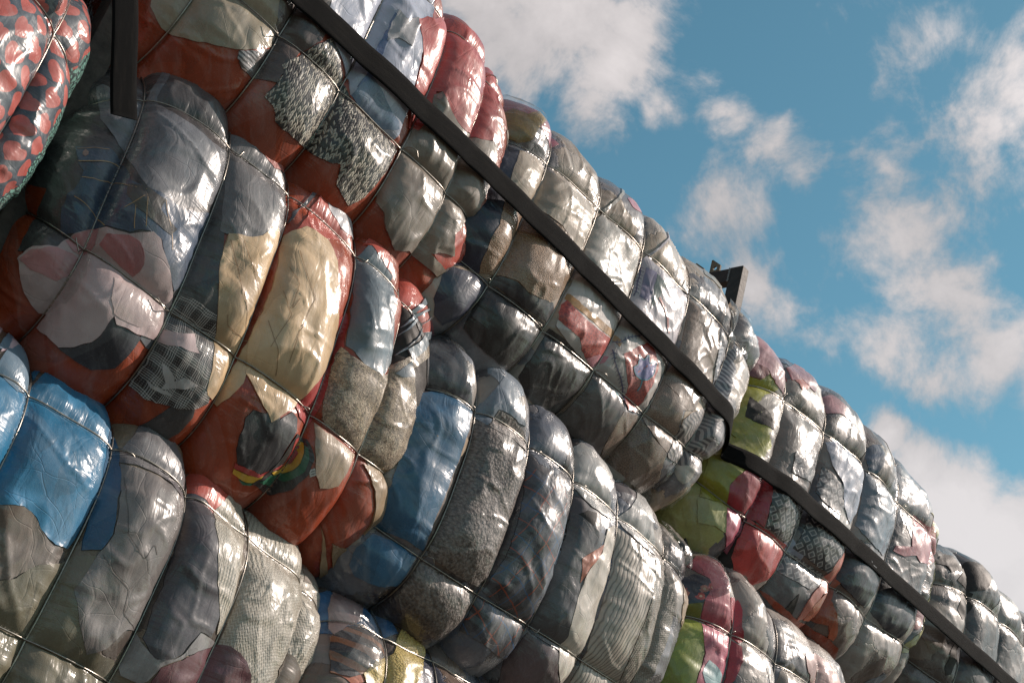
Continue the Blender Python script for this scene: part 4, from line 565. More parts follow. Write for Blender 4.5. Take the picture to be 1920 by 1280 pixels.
 ('C1','sweater','knit',('cloth',),0,'white ribbed sweater',2,[(200,386),(239,447),(260,488),(323,597),(326,537),(338,513),(354,491),(352,448),(365,427),(334,360),(320,319),(323,293),(331,271),(331,245),(339,222),(352,205),(362,189),(359,164),(362,144),(360,128),(359,114),(360,103),(344,89),(328,114),(315,140),(300,158),(283,175),(266,193),(257,212),(247,230),(239,248),(229,267),(221,286),(215,306),(200,341)]),
 ('C1','trousers','greydenim3',('cloth',),0,'grey washed trousers',1,[(122,-68),(122,-50),(122,-31),(122,-5),(138,-27),(168,-44),(189,-51),(208,-44),(234,-31),(257,-4),(263,19),(270,42),(278,65),(323,68),(360,73),(357,63),(312,34),(291,15),(271,-2),(255,-19),(239,-34),(223,-50),(210,-63),(205,-85),(202,-105),(185,-123),(161,-123),(137,-121),(125,-105),(122,-88)]),
 ('C1','dress','maroon',('cloth',),0,'maroon dress',1,[(232,-146),(218,-123),(211,-102),(211,-66),(224,-53),(240,-37),(257,-22),(273,-5),(292,15),(312,33),(354,59),(381,80),(402,85),(433,80),(464,66),(493,39),(504,19),(516,-1),(525,-21),(501,-31),(478,-42),(456,-51),(433,-60),(412,-70),(396,-79),(380,-86),(346,-99),(310,-112),(286,-121),(266,-129),(249,-137)]),
 ('B2','jacket','indigo_blue',('cloth',),0,'blue work jacket',1,[(-820,178),(-808,240),(-767,287),(-742,285),(-713,285),(-691,269),(-647,285),(-610,291),(-625,234),(-622,197),(-627,150),(-622,110),(-620,79),(-620,46),(-620,14),(-623,-15),(-623,-46),(-623,-74),(-625,-114),(-625,-153),(-625,-189),(-622,-226),(-617,-257),(-598,-284),(-664,-285),(-698,-291),(-727,-296),(-749,-301),(-771,-310),(-793,-318),(-803,-288),(-810,-260),(-808,-231),(-805,-206),(-801,-176),(-798,-150),(-801,-117),(-801,-89),(-803,-60),(-805,-29),(-808,13),(-810,49),(-812,86),(-817,129)]),
 ('B2','sleeve','indigo_blue',('cloth',),0,None,1,[(-778,-330),(-756,-324),(-730,-316),(-706,-310),(-676,-307),(-645,-307),(-613,-304),(-615,-335),(-615,-363),(-613,-390),(-600,-421),(-637,-428),(-662,-440),(-700,-455),(-720,-459),(-740,-465),(-771,-452),(-781,-424),(-791,-396),(-784,-363)]),
 ('B2','jacket','darkbrown_blue',('cloth',),0,None,1,[(-784,524),(-756,542),(-723,557),(-705,545),(-679,533),(-703,456),(-695,425),(-679,408),(-669,374),(-656,344),(-640,318),(-620,296),(-666,290),(-706,290),(-742,293),(-773,300),(-793,291),(-815,287),(-823,306),(-832,330),(-830,368),(-642,789),(-810,458)]),
 ('B2','coat','fleece',('cloth',),0,'curly grey brown fleece coat',1,[(-589,253),(-562,243),(-532,240),(-493,234),(-445,234),(-416,217),(-371,213),(-360,178),(-342,145),(-342,113),(-342,73),(-338,41),(-337,15),(-335,-11),(-355,-55),(-332,-66),(-337,-91),(-338,-120),(-337,-144),(-338,-172),(-326,-197),(-318,-244),(-315,-282),(-401,-290),(-437,-291),(-466,-291),(-501,-288),(-533,-287),(-561,-285),(-584,-279),(-588,-243),(-589,-210),(-588,-182),(-588,-153),(-588,-123),(-586,-94),(-586,-61),(-586,-26),(-586,11),(-586,42),(-586,82),(-588,111),(-588,142),(-589,178),(-589,215)]),
 ('B2','sleeve','fleece',('cloth',),0,None,1,[(-593,-315),(-574,-307),(-549,-307),(-520,-306),(-491,-304),(-457,-303),(-423,-303),(-377,-303),(-315,-301),(-316,-330),(-326,-355),(-321,-386),(-335,-405),(-335,-425),(-335,-445),(-340,-474),(-388,-475),(-432,-470),(-466,-468),(-498,-471),(-530,-474),(-559,-458),(-584,-440),(-589,-408),(-593,-375),(-593,-341)]),
 ('B2','sleeve','fleece_pale',('cloth',),0,None,2,[(-549,235),(-522,285),(-516,312),(-486,310),(-455,309),(-416,304),(-381,300),(-345,287),(-365,226),(-416,222),(-445,234),(-486,228),(-520,229)]),
 ('B2','sleeve','bluesteel',('cloth',),0,None,1,[(-583,489),(-557,520),(-535,508),(-488,533),(-511,462),(-501,434),(-477,421),(-464,402),(-447,384),(-427,368),(-408,340),(-382,316),(-421,313),(-459,313),(-488,315),(-520,315),(-525,287),(-552,237),(-588,257),(-591,303),(-318,778),(-337,773),(-362,757)]),
 ('B2','shirt','tartan',('cloth',),0,'dark tartan shirt',1,[(-306,195),(-271,203),(-242,194),(-204,189),(-159,194),(-111,200),(-104,173),(-99,145),(-91,120),(-86,80),(-77,41),(-82,2),(-84,-33),(-91,-73),(-94,-104),(-96,-136),(-103,-167),(-101,-191),(-89,-215),(-81,-238),(-65,-259),(-36,-282),(-38,-312),(-92,-307),(-133,-304),(-170,-301),(-215,-299),(-259,-294),(-299,-285),(-296,-260),(-299,-237),(-296,-210),(-293,-181),(-289,-153),(-291,-123),(-291,-92),(-291,-61),(-291,-32),(-293,-4),(-296,24),(-296,52),(-299,91),(-303,123),(-304,158)]),
 ('B2','shirt','tartan',('cloth',),0,None,1,[(-301,-307),(-277,-309),(-250,-310),(-221,-312),(-184,-313),(-140,-315),(-98,-318),(-47,-322),(-38,-344),(-47,-369),(-62,-397),(-62,-428),(-126,-419),(-176,-415),(-218,-412),(-248,-415),(-272,-421),(-291,-430),(-298,-400),(-299,-371),(-303,-338)]),
 ('B2','jacket','tweed',('cloth',),0,'dark grey tweed jacket',1,[(-23,157),(3,156),(28,145),(57,136),(92,130),(152,138),(137,102),(123,70),(92,38),(67,11),(72,-24),(82,-58),(91,-86),(91,-117),(96,-156),(109,-189),(109,-215),(111,-240),(120,-262),(128,-288),(123,-316),(82,-316),(45,-316),(13,-315),(-16,-313),(-18,-282),(-23,-250),(-23,-222),(-25,-185),(-25,-151),(-25,-116),(-23,-85),(-21,-51),(-20,-18),(-18,27),(-18,70),(-20,114)]),
 ('B2','scarf','burnt',('cloth',),0,'burnt orange scarf',2,[(55,4),(91,45),(125,79),(155,107),(142,57),(111,-5),(94,-45),(86,-82),(72,-41)]),
 ('B2','trousers','cream',('cloth',),0,'cream trousers',2,[(153,170),(209,213),(216,175),(237,147),(242,107),(248,63),(240,27),(240,-4),(242,-32),(248,-57),(250,-91),(245,-132),(248,-160),(238,-195),(247,-228),(250,-257),(257,-281),(259,-294),(255,-341),(243,-375),(233,-408),(184,-384),(157,-366),(135,-347),(123,-312),(125,-287),(120,-262),(104,-240),(99,-216),(94,-191),(91,-164),(91,-138),(94,-110),(99,-77),(98,-51),(118,7),(131,38),(152,72),(152,104),(152,138)]),
 ('B2','trousers','corduroy',('cloth',),0,'pale grey corduroy trousers',1,[(269,250),(299,238),(328,222),(364,213),(399,207),(445,206),(488,201),(484,160),(488,126),(479,77),(469,27),(471,-5),(474,-38),(476,-70),(479,-98),(476,-129),(479,-154),(481,-187),(486,-216),(493,-247),(516,-278),(549,-310),(532,-346),(494,-358),(452,-371),(408,-383),(364,-393),(342,-408),(318,-421),(294,-381),(294,-350),(299,-318),(294,-287),(287,-253),(284,-219),(282,-187),(281,-153),(281,-119),(281,-82),(279,-46),(279,-15),(281,14),(277,43),(281,77),(279,110),(274,142),(269,179),(269,213)]),
 ('B2','sweater','greyknit',('cloth',),0,'grey knitted sweater',1,[(498,204),(644,229),(656,198),(667,169),(676,130),(688,97),(693,60),(703,24),(698,-18),(695,-52),(695,-86),(688,-119),(686,-151),(683,-184),(686,-213),(695,-250),(756,-291),(698,-310),(635,-330),(532,-346),(549,-310),(520,-276),(496,-244),(491,-215),(486,-185),(484,-153),(481,-126),(484,-95),(481,-67),(479,-35),(476,-4),(476,30),(474,61),(484,100),(488,132),(493,169)]),
 ('B2','blouse','silverwhite',('cloth',),0,None,1,[(291,473),(391,524),(442,523),(467,495),(471,465),(477,434),(484,403),(474,359),(494,335),(520,315),(544,290),(503,225),(450,223),(389,216),(350,225),(325,241),(296,257),(281,287),(628,739),(596,729),(552,711)]),
 ('B2','blouse','silverwhite',('cloth',),0,None,1,[(-18,456),(30,486),(45,462),(82,461),(101,428),(131,403),(140,375),(148,347),(164,324),(189,306),(223,287),(189,223),(131,212),(87,209),(52,210),(26,226),(3,243),(-23,262),(-23,300),(-26,335),(-26,374),(-23,416)]),
 ('B2','dress','plum',('cloth',),0,None,1,[(-21,-445),(-21,-409),(-21,-375),(-20,-349),(-16,-321),(8,-322),(38,-324),(74,-324),(120,-324),(135,-349),(157,-374),(204,-399),(233,-424),(226,-439),(169,-443),(137,-453),(106,-464),(82,-477),(65,-493),(50,-511),(36,-531),(18,-509),(3,-487),(-11,-467)]),
 ('A2','jacket','navy',('cloth',),0,'navy jacket',1,[(-880,214),(-859,265),(-838,256),(-814,256),(-808,205),(-803,168),(-806,125),(-806,87),(-801,44),(-795,-6),(-786,-41),(-774,-74),(-765,-117),(-759,-157),(-759,-189),(-752,-216),(-748,-245),(-739,-281),(-729,-318),(-758,-323),(-790,-337),(-814,-356),(-835,-371),(-851,-323),(-863,-294),(-872,-262),(-868,-232),(-865,-202),(-863,-168),(-859,-135),(-855,-100),(-851,-66),(-848,-28),(-844,9),(-851,60),(-863,111),(-872,162)]),
 ('A2','jumper','sand',('cloth',),0,'sand coloured jumper',2,[(-810,259),(-769,269),(-711,305),(-699,273),(-656,288),(-634,269),(-609,256),(-585,245),(-547,243),(-491,267),(-435,288),(-375,313),(-395,227),(-380,187),(-361,159),(-363,114),(-363,74),(-360,41),(-403,33),(-448,34),(-485,45),(-542,58),(-577,58),(-609,61),(-639,66),(-662,79),(-707,58),(-744,39),(-774,29),(-791,-17),(-795,20),(-799,60),(-803,90),(-808,140),(-810,194)]),
 ('A2','coat','camel',('cloth',),0,'camel fleece coat',2,[(-788,-22),(-761,28),(-716,45),(-660,73),(-636,58),(-606,53),(-572,50),(-538,52),(-480,44),(-442,31),(-395,29),(-354,28),(-360,-15),(-363,-68),(-365,-101),(-371,-138),(-399,-211),(-429,-251),(-500,-270),(-542,-278),(-594,-264),(-639,-269),(-662,-277),(-698,-297),(-728,-316),(-750,-278),(-756,-254),(-763,-229),(-769,-203),(-771,-167),(-771,-127),(-778,-96),(-782,-60)]),
 ('A2','trousers','black',('cloth',),0,'black trousers',1,[(-666,-304),(-667,-293),(-660,-280),(-639,-272),(-592,-269),(-564,-273),(-536,-280),(-485,-270),(-412,-240),(-365,-256),(-360,-301),(-403,-315),(-444,-321),(-482,-323),(-515,-324),(-549,-323),(-585,-321),(-617,-318),(-664,-313)]),
 ('A2','trousers','black_grey',('cloth',),0,'black shiny trousers',1,[(-666,-356),(-660,-315),(-632,-320),(-604,-323),(-572,-323),(-542,-324),(-510,-326),(-474,-326),(-438,-323),(-391,-316),(-358,-307),(-358,-344),(-358,-374),(-363,-406),(-360,-427),(-358,-454),(-363,-479),(-367,-509),(-395,-522),(-455,-521),(-495,-519),(-525,-519),(-559,-519),(-587,-517),(-617,-511),(-643,-509),(-654,-476),(-662,-439),(-666,-399)]),
 ('A2','trousers','black_grey',('cloth',),0,None,1,[(-330,-312),(-296,-313),(-258,-313),(-211,-310),(-164,-315),(-117,-318),(-69,-323),(-25,-332),(-25,-390),(-27,-423),(-25,-452),(-23,-481),(-27,-511),(-22,-565),(-87,-559),(-140,-562),(-187,-559),(-236,-554),(-286,-537),(-320,-524),(-324,-500),(-328,-473),(-328,-447),(-330,-415),(-330,-382),(-328,-345)]),
 ('A2','sleeve','navy_silver',('cloth',),0,None,1,[(-801,-498),(-810,-473),(-820,-447),(-827,-419),(-820,-369),(-793,-358),(-763,-339),(-729,-321),(-667,-315),(-667,-356),(-669,-401),(-669,-442),(-677,-473),(-673,-497),(-699,-508),(-714,-541),(-763,-530),(-782,-513)]),
 ('A2','quilt','quiltwhite',('cloth',),0,'white quilt with an appliqued leaf',2,[(-337,-42),(-299,-41),(-262,-50),(-222,-53),(-179,-57),(-136,-60),(-87,-57),(-27,-47),(7,-60),(46,-74),(87,-82),(132,-88),(177,-93),(221,-104),(283,-101),(320,-93),(328,-144),(301,-203),(303,-242),(330,-272),(330,-310),(318,-348),(253,-350),(192,-352),(146,-345),(104,-339),(59,-337),(16,-334),(-22,-324),(-69,-323),(-114,-321),(-157,-318),(-200,-316),(-245,-312),(-284,-305),(-318,-293),(-330,-256),(-341,-213),(-341,-173),(-341,-132),(-341,-88)]),
 ('A2','quilt_patch','quiltred',('cloth',),0,'red printed border',3,[(-326,-267),(-335,-237),(-341,-202),(-330,-171),(-294,-189),(-245,-199),(-192,-199),(-138,-197),(-76,-187),(-23,-173),(-22,-199),(-27,-237),(-29,-267),(-46,-323),(-97,-312),(-153,-301),(-204,-275),(-253,-278),(-286,-275)]),
 ('A2','quilt_patch','ochre',('cloth',),0,None,3,[(-337,-144),(-328,-143),(-301,-151),(-273,-160),(-238,-162),(-192,-159),(-144,-155),(-95,-154),(-27,-135),(20,-157),(18,-186),(-16,-167),(-104,-187),(-151,-189),(-194,-189),(-236,-187),(-277,-187),(-311,-183),(-337,-170)]),
 ('A2','quilt_patch','quiltpale',('cloth',),0,None,4,[(-97,-312),(-57,-270),(-1,-243),(-5,-278),(-42,-326)]),
 ('A2','quilt_patch','quiltred',('cloth',),0,'red square',3,[(46,-205),(74,-171),(99,-136),(159,-71),(207,-112),(253,-152),(254,-200),(258,-243),(256,-277),(269,-305),(275,-356),(224,-371),(183,-353),(176,-318),(147,-293),(119,-270),(91,-248)]),
 ('A2','leaf_motif','leafblue',('cloth',),0,'blue leaf',4,[(121,-162),(157,-171),(166,-135),(191,-168),(224,-136),(236,-191),(217,-232),(194,-245),(153,-246),(121,-224),(140,-203)]),
 ('A2','leaf_motif','leafteal',('line',0.006,False),0,None,4,[(194,-245),(206,-270),(207,-291)]),
 ('A2','embroidery','leafteal',('line',0.005,False),0,None,5,[(121,-162),(157,-171),(166,-135),(191,-168),(224,-136),(236,-191),(217,-232),(194,-245),(153,-246),(121,-224),(140,-203),(121,-162)]),
 ('A2','embroidery','violet',('line',0.004,True),0,None,4,[(-14,-176),(12,-167),(38,-124),(80,-95),(117,-49)]),
 ('A2','embroidery','violet',('line',0.004,True),0,None,4,[(-3,-211),(23,-248),(65,-275),(106,-294),(159,-324),(189,-352)]),
 ('A2','quilt_patch','turq',('cloth',),0,'turquoise patch',1,[(76,-372),(134,-331),(151,-366),(194,-390),(142,-407),(100,-396)]),
 ('A2','blouse','palefleece',('cloth',),0,'pale fleece top',3,[(-57,847),(-320,318),(-275,315),(-247,293),(-213,277),(-181,256),(-136,251),(-59,281),(-59,235),(-44,202),(-33,170),(-22,140),(-27,93),(-18,63),(-23,12),(-27,-47),(-87,-63),(-134,-68),(-179,-69),(-224,-65),(-266,-55),(-303,-44),(-324,-7),(-341,34),(-345,68),(-345,109),(-346,149),(-348,192),(-348,237),(-27,863)]),
 ('A2','quilt','quiltpale2',('cloth',),0,'pale printed quilt',4,[(309,835),(8,289),(42,272),(82,257),(134,264),(232,316),(284,315),(333,320),(326,254),(316,199),(324,162),(314,108),(326,60),(328,15),(326,-25),(320,-71),(283,-93),(221,-101),(177,-93),(132,-88),(91,-82),(48,-73),(10,-58),(-12,-37),(-10,2),(-12,42),(-10,81),(-14,122),(-16,165),(-20,210),(-22,257)]),
 ('A2','quilt_patch','lilacgrey',('cloth',),0,None,5,[(1,227),(50,226),(54,186),(59,149),(63,76),(18,79),(12,117),(10,157)]),
 ('A2','quilt_patch','greygreen',('cloth',),0,None,5,[(54,221),(85,205),(125,214),(106,160),(102,119),(84,50),(76,90),(70,133),(59,175)]),
 ('A2','quilt_patch','rosered',('line',0.01,False),0,None,6,[(102,124),(153,100),(192,63),(232,17)]),
 ('A2','embroidery','violet',('line',0.004,True),0,None,5,[(-57,246),(-20,237),(-10,199),(-5,127),(-1,71)]),
 ('A2','dress','mottlebrown',('cloth',),0,'mottled brown dress',1,[(339,309),(369,273),(406,248),(450,245),(493,240),(542,245),(538,187),(549,144),(560,95),(579,50),(589,10),(581,-39),(572,-90),(555,-146),(544,-202),(463,-240),(423,-195),(391,-186),(361,-173),(339,-159),(335,-135),(339,-125),(354,-61),(352,-25),(354,17),(354,55),(352,112),(345,168),(341,213),(337,256)]),
 ('A2','dress','mottlebrown',('cloth',),0,None,1,[(335,-157),(343,-162),(365,-178),(393,-189),(423,-199),(450,-222),(476,-245),(487,-275),(510,-301),(536,-326),(519,-374),(519,-412),(459,-403),(403,-391),(378,-377),(350,-366),(333,-348),(343,-315),(335,-267),(333,-226),(335,-186)]),
 ('A2','jumper','chevron',('cloth',),0,'grey and white chevron jumper',1,[(549,230),(590,219),(684,256),(938,702),(709,183),(724,154),(733,103),(741,52),(733,-2),(726,-55),(703,-47),(688,-14),(651,7),(619,37),(589,65),(574,104),(555,136),(544,176)]),
 ('A2','jumper','chevron2',('cloth',),0,'grey and white chevron jumper',1,[(547,-206),(637,-136),(1086,130),(711,-171),(726,-206),(744,-240),(754,-270),(763,-305),(790,-332),(741,-379),(699,-414),(544,-425),(523,-411),(527,-372),(542,-323),(515,-296),(502,-264)]),
 ('A2','dress','mottlebrown2',('cloth',),0,'brown mottled skirt',1,[(200,-388),(254,-374),(314,-356),(348,-369),(373,-380),(397,-395),(433,-403),(478,-407),(519,-415),(532,-442),(547,-470),(564,-501),(594,-535),(594,-584),(523,-575),(457,-565),(423,-564),(391,-567),(367,-572),(343,-578),(271,-567),(239,-533),(215,-498),(207,-473),(198,-446),(192,-419)]),
 ('A2','skirt','dusty',('cloth',),0,None,2,[(-14,-329),(25,-334),(67,-337),(112,-340),(138,-356),(164,-371),(196,-383),(191,-415),(194,-442),(204,-470),(211,-495),(226,-525),(256,-559),(206,-562),(161,-568),(121,-567),(85,-568),(52,-568),(16,-568),(-10,-557),(-8,-506),(-10,-478),(-12,-444),(-8,-390)]),
 ('A2','cushion_cover','ambercloth',('cloth',),0,'amber cloth',1,[(-887,462),(-846,511),(-827,484),(-805,470),(-682,616),(-773,391),(-774,350),(-795,334),(-820,318),(-850,324),(-876,334),(-883,385)]),
 ('A3','dress','lime',('cloth',),0,'lime green dress',1,[(-1074,440),(-1042,507),(-1029,447),(-1009,404),(-998,366),(-998,303),(-996,241),(-1000,181),(-996,140),(-994,90),(-992,40),(-998,-35),(-1035,-18),(-1072,3),(-1113,47),(-1111,100),(-1108,155),(-1106,215),(-1104,292),(-1095,369),(-1083,400)]),
 ('A3','dress','lime',('cloth',),0,None,1,[(-1061,-330),(-1065,-277),(-1072,-220),(-1074,-150),(-1020,-145),(-990,-153),(-959,-159),(-925,-160),(-931,-229),(-951,-287),(-938,-339),(-908,-375),(-944,-387),(-990,-412),(-1031,-438),(-1046,-375)]),
 ('A3','dress','lime2',('cloth',),0,None,1,[(-1029,-457),(-990,-423),(-953,-405),(-910,-392),(-897,-431),(-877,-465),(-854,-493),(-888,-496),(-923,-500),(-951,-517),(-977,-537),(-996,-513),(-1013,-486)]),
 ('A3','scarf','maroonred',('cloth',),0,None,2,[(-1029,431),(-1003,472),(-936,455),(-923,421),(-959,381),(-1011,387)]),
 ('A3','blouse','mauve',('cloth',),0,'mauve pink blouse',1,[(-990,627),(-947,675),(-923,671),(-865,647),(-847,640),(-836,621),(-834,582),(-823,536),(-813,488),(-804,443),(-789,405),(-774,381),(-815,383),(-869,390),(-910,417),(-936,455),(-970,465),(-1003,479),(-1000,555)]),
 ('A3','blouse','mauve',('cloth',),0,None,1,[(-737,591),(-601,711),(-543,688),(-543,639),(-478,635),(-567,498),(-625,501),(-662,527),(-733,496)]),
 ('A3','blouse','mauve',('cloth',),0,None,1,[(-403,596),(-344,615),(-314,577),(-262,555),(-223,496),(-333,491),(-403,471),(-407,529)]),
 ('A3','dress','crimson',('cloth',),0,'crimson dress',2,[(-912,-373),(-938,-342),(-951,-301),(-942,-243),(-921,-196),(-875,-147),(-821,-109),(-735,-117),(-729,-167),(-718,-212),(-705,-263),(-690,-313),(-675,-356),(-726,-351),(-800,-357),(-867,-371)]),
 ('A3','dress','pinkcrimson',('cloth',),0,None,2,[(-910,-392),(-852,-376),(-763,-351),(-759,-412),(-761,-452),(-757,-493),(-750,-548),(-826,-522),(-865,-495),(-884,-464),(-901,-433)]),
 ('A3','dress','redcoral',('cloth',),0,'coral red skirt',1,[(-754,-351),(-726,-359),(-690,-361),(-638,-357),(-577,-356),(-502,-347),(-411,-333),(-420,-402),(-416,-436),(-431,-486),(-500,-548),(-536,-584),(-614,-567),(-677,-585),(-731,-549),(-746,-508),(-754,-465),(-757,-431),(-754,-390)]),
 ('A3','skirt','squares',('cloth',),0,'dark skirt printed with pale squares',1,[(-735,-116),(-703,-133),(-664,-138),(-603,-135),(-536,-126),(-450,-99),(-450,-147),(-467,-191),(-448,-219),(-441,-253),(-413,-325),(-495,-337),(-571,-347),(-666,-351),(-681,-318),(-696,-284),(-705,-248),(-720,-208),(-726,-165)]),
 ('A3','skirt','squares',('cloth',),0,'dark skirt printed with pale squares',1,[(-387,-92),(-353,-105),(-316,-117),(-271,-128),(-221,-135),(-154,-133),(-85,-129),(-72,-203),(-96,-280),(-107,-339),(-178,-339),(-254,-337),(-301,-333),(-346,-332),(-385,-327),(-377,-256),(-379,-215),(-381,-171)]),
 ('A3','skirt','squares2',('cloth',),0,None,1,[(-675,71),(-616,114),(-506,164),(-444,159),(-478,97),(-489,33),(-469,-13),(-593,-39),(-662,-45),(-666,11)]),
 ('A3','skirt','squares2',('cloth',),0,None,1,[(-385,143),(-327,121),(-284,107),(-232,99),(-206,63),(-182,20),(-200,-51),(-258,-51),(-312,-45),(-355,-33),(-385,-9),(-387,42),(-383,93)]),
 ('A3','skirt','squares2',('cloth',),0,None,1,[(-407,-354),(-366,-352),(-312,-354),(-243,-354),(-176,-352),(-111,-354),(-146,-412),(-200,-452),(-260,-457),(-308,-460),(-357,-465),(-396,-467),(-405,-428),(-407,-390)]),
 ('A3','shirt','palegreydenim',('cloth',),0,'pale denim shirt',2,[(-398,289),(-288,342),(-215,342),(-137,340),(-124,297),(-64,280),(-77,215),(-74,153),(-62,99),(-38,47),(-94,-54),(-141,-27),(-182,3),(-202,42),(-219,80),(-251,112),(-297,143),(-340,172),(-364,208),(-385,244)]),
 ('A3','shirt','slateblue',('cloth',),0,'slate blue shirt',1,[(23,330),(59,304),(113,289),(189,291),(351,351),(413,352),(385,258),(370,188),(375,126),(390,78),(351,15),(312,-49),(182,-63),(100,-52),(53,-32),(18,-6),(18,57),(16,123),(16,172),(12,222),(14,273)]),
 ('A3','scarf','salmon',('cloth',),0,'salmon pink scarf',2,[(-72,-203),(33,-191),(29,-236),(21,-282),(14,-320),(12,-363),(-105,-436),(-115,-479),(-124,-520),(-105,-558),(-148,-584),(-163,-556),(-176,-527),(-180,-496),(-172,-464),(-152,-429),(-124,-388),(-109,-340),(-115,-303),(-105,-258)]),
 ('A3','trousers','burnt2',('cloth',),0,'burnt orange trousers',3,[(23,-219),(44,-234),(40,-304),(36,-369),(33,-426),(83,-467),(107,-495),(141,-519),(176,-565),(137,-568),(81,-524),(51,-537),(27,-551),(-109,-570),(-124,-536),(-128,-501),(-111,-464),(-81,-417),(14,-352),(14,-311),(16,-267)]),
 ('A3','skirt','rust_cloth',('cloth',),0,None,1,[(-409,-582),(-390,-575),(-353,-572),(-310,-573),(-262,-575),(-198,-579),(-126,-582),(18,-582),(49,-579),(85,-573),(137,-568),(249,-575),(318,-621),(241,-618),(178,-615),(120,-613),(66,-613),(23,-616),(-124,-604),(-195,-603),(-260,-601),(-312,-601),(-353,-599),(-390,-592)]),
 ('A3','towel','pinkmap',('cloth',),0,'pink towel',1,[(603,356),(672,356),(741,359),(931,416),(977,381),(1046,381),(912,186),(677,83),(625,105),(532,54),(446,45),(450,81),(506,104),(564,129),(556,176),(552,225),(575,285)]),
 ('A3','sheet','paleyellow',('cloth',),0,'pale yellow sheet',1,[(1009,465),(1003,148),(970,-249),(972,-330),(975,-376),(897,-407),(903,-344),(925,-287),(977,-220),(1000,6),(1011,198),(1000,263)]),
 ('A3','sheet','paleyellow',('cloth',),0,None,1,[(739,438),(951,525),(957,515),(975,500),(964,426),(908,471)]),
 ('A3','jacket','nightdenim',('cloth',),0,'dark blue jacket',4,[(10,-93),(40,-117),(79,-133),(122,-147),(213,-147),(351,-121),(316,-176),(316,-220),(314,-260),(310,-308),(312,-352),(236,-352),(165,-351),(109,-347),(55,-335),(16,-318),(12,-267),(18,-215),(14,-157)]),
 ('A3','jacket','nightdenim2',('cloth',),0,None,1,[(420,-97),(457,-109),(508,-117),(569,-121),(623,-128),(690,-133),(767,-131),(739,-186),(724,-234),(716,-279),(722,-335),(718,-392),(664,-378),(597,-368),(523,-361),(454,-347),(411,-328),(411,-280),(413,-227),(416,-184),(416,-141)]),
 ('B3','dress','crimsonpale',('cloth',),0,'crimson and pink dress',1,[(-717,416),(-652,483),(-570,509),(-554,457),(-553,410),(-562,358),(-570,316),(-557,286),(-543,254),(-529,222),(-508,192),(-477,166),(-538,154),(-591,150),(-632,156),(-659,170),(-670,198),(-673,228),(-673,260),(-668,302),(-657,344),(-687,373)]),
 ('B3','dress','floral',('cloth',),0,'dark floral dress',2,[(-768,228),(-764,269),(-757,309),(-749,350),(-706,371),(-682,354),(-657,341),(-651,299),(-673,256),(-677,237),(-704,229),(-728,224)]),
 ('B3','skirt','olivelime',('cloth',),0,None,1,[(-763,177),(-763,221),(-738,224),(-709,228),(-682,235),(-674,202),(-665,167),(-723,170)]),
 ('B3','skirt','lime3',('cloth',),0,'lime green skirt',1,[(-761,154),(-712,160),(-663,150),(-646,83),(-635,51),(-628,17),(-628,-33),(-638,-82),(-636,-119),(-633,-157),(-625,-190),(-655,-206),(-682,-222),(-709,-240),(-733,-257),(-757,-276),(-761,-235),(-763,-193),(-763,-148),(-764,-111),(-763,-73),(-761,-34),(-760,8),(-763,54),(-763,99)]),
 ('B3','dress','pinkcrimson',('cloth',),0,'pink dress',2,[(-662,150),(-594,143),(-546,141),(-481,150),(-499,105),(-492,72),(-496,28),(-489,-12),(-496,-51),(-496,-89),(-488,-127),(-546,-154),(-591,-173),(-625,-190),(-632,-156),(-635,-119),(-633,-80),(-624,-31),(-622,18),(-633,48),(-649,80),(-660,111)]),
 ('B3','towel','turqpale',('cloth',),0,None,3,[(-600,-1),(-562,-9),(-518,-30),(-511,-60),(-497,-88),(-579,-121),(-602,-96),(-621,-69)]),
 ('B3','blouse','crimson',('cloth',),0,None,1,[(-551,295),(-456,332),(-447,282),(-445,245),(-442,211),(-404,166),(-436,141),(-466,153),(-470,189),(-508,209),(-529,238),(-542,267)]),
 ('B3','blouse','crimson',('cloth',),0,None,1,[(-466,143),(-423,128),(-423,93),(-420,63),(-428,15),(-439,-30),(-461,-75),(-464,-35),(-464,4),(-464,46),(-467,93)]),
 ('B3','blouse','palepink',('cloth',),0,'pale pink blouse',1,[(77,269),(268,357),(317,342),(399,350),(415,315),(439,284),(499,270),(388,228),(322,205),(282,192),(227,172),(160,189),(111,208),(86,234)]),
 ('C2','trousers','dustypink',('cloth',),0,'dusty pink trousers',1,[(-577,589),(-510,636),(-534,565),(-509,576),(-492,583),(-483,564),(-521,487),(-536,449),(-588,418),(-610,387),(-627,365),(-642,391),(-636,443),(-630,480),(-613,517)]),
 ('C2','shirt','bluewash',('cloth',),0,'blue washed shirt',1,[(-376,686),(-365,649),(-352,618),(-379,537),(-379,501),(-368,475),(-428,439),(-462,434),(-522,396),(-539,443),(-530,471),(-504,523)]),
 ('C2','rug','ethnic',('cloth',),0,'dark brown and orange striped rug',2,[(-640,352),(-618,378),(-591,408),(-559,425),(-527,442),(-498,439),(-470,439),(-443,436),(-441,414),(-446,387),(-444,363),(-450,337),(-479,304),(-504,281),(-527,265),(-550,248),(-571,234),(-601,232),(-628,232),(-633,260),(-637,287),(-640,318)]),
 ('C2','towel','yellowtowel',('cloth',),0,'pale yellow towel',3,[(-368,471),(-344,501),(-267,542),(-247,509),(-240,481),(-235,449),(-288,377),(-298,344),(-326,304),(-340,275),(-371,263),(-401,250),(-422,245),(-440,241),(-479,223),(-509,212),(-525,235),(-539,257),(-522,281),(-498,309),(-449,350),(-419,371),(-380,436)]),
 ('A2','plastic_wrap','film',('flap',0.022),0,None,2,[(-889,573),(-840,639),(-821,613),(-805,605),(-790,597),(-780,576),(-759,567),(-756,525),(-739,506),(-746,442),(-748,412),(-748,372),(-759,337),(-767,312),(-806,250),(-831,229),(-853,259),(-882,321),(-893,358),(-904,427),(-900,503)]),
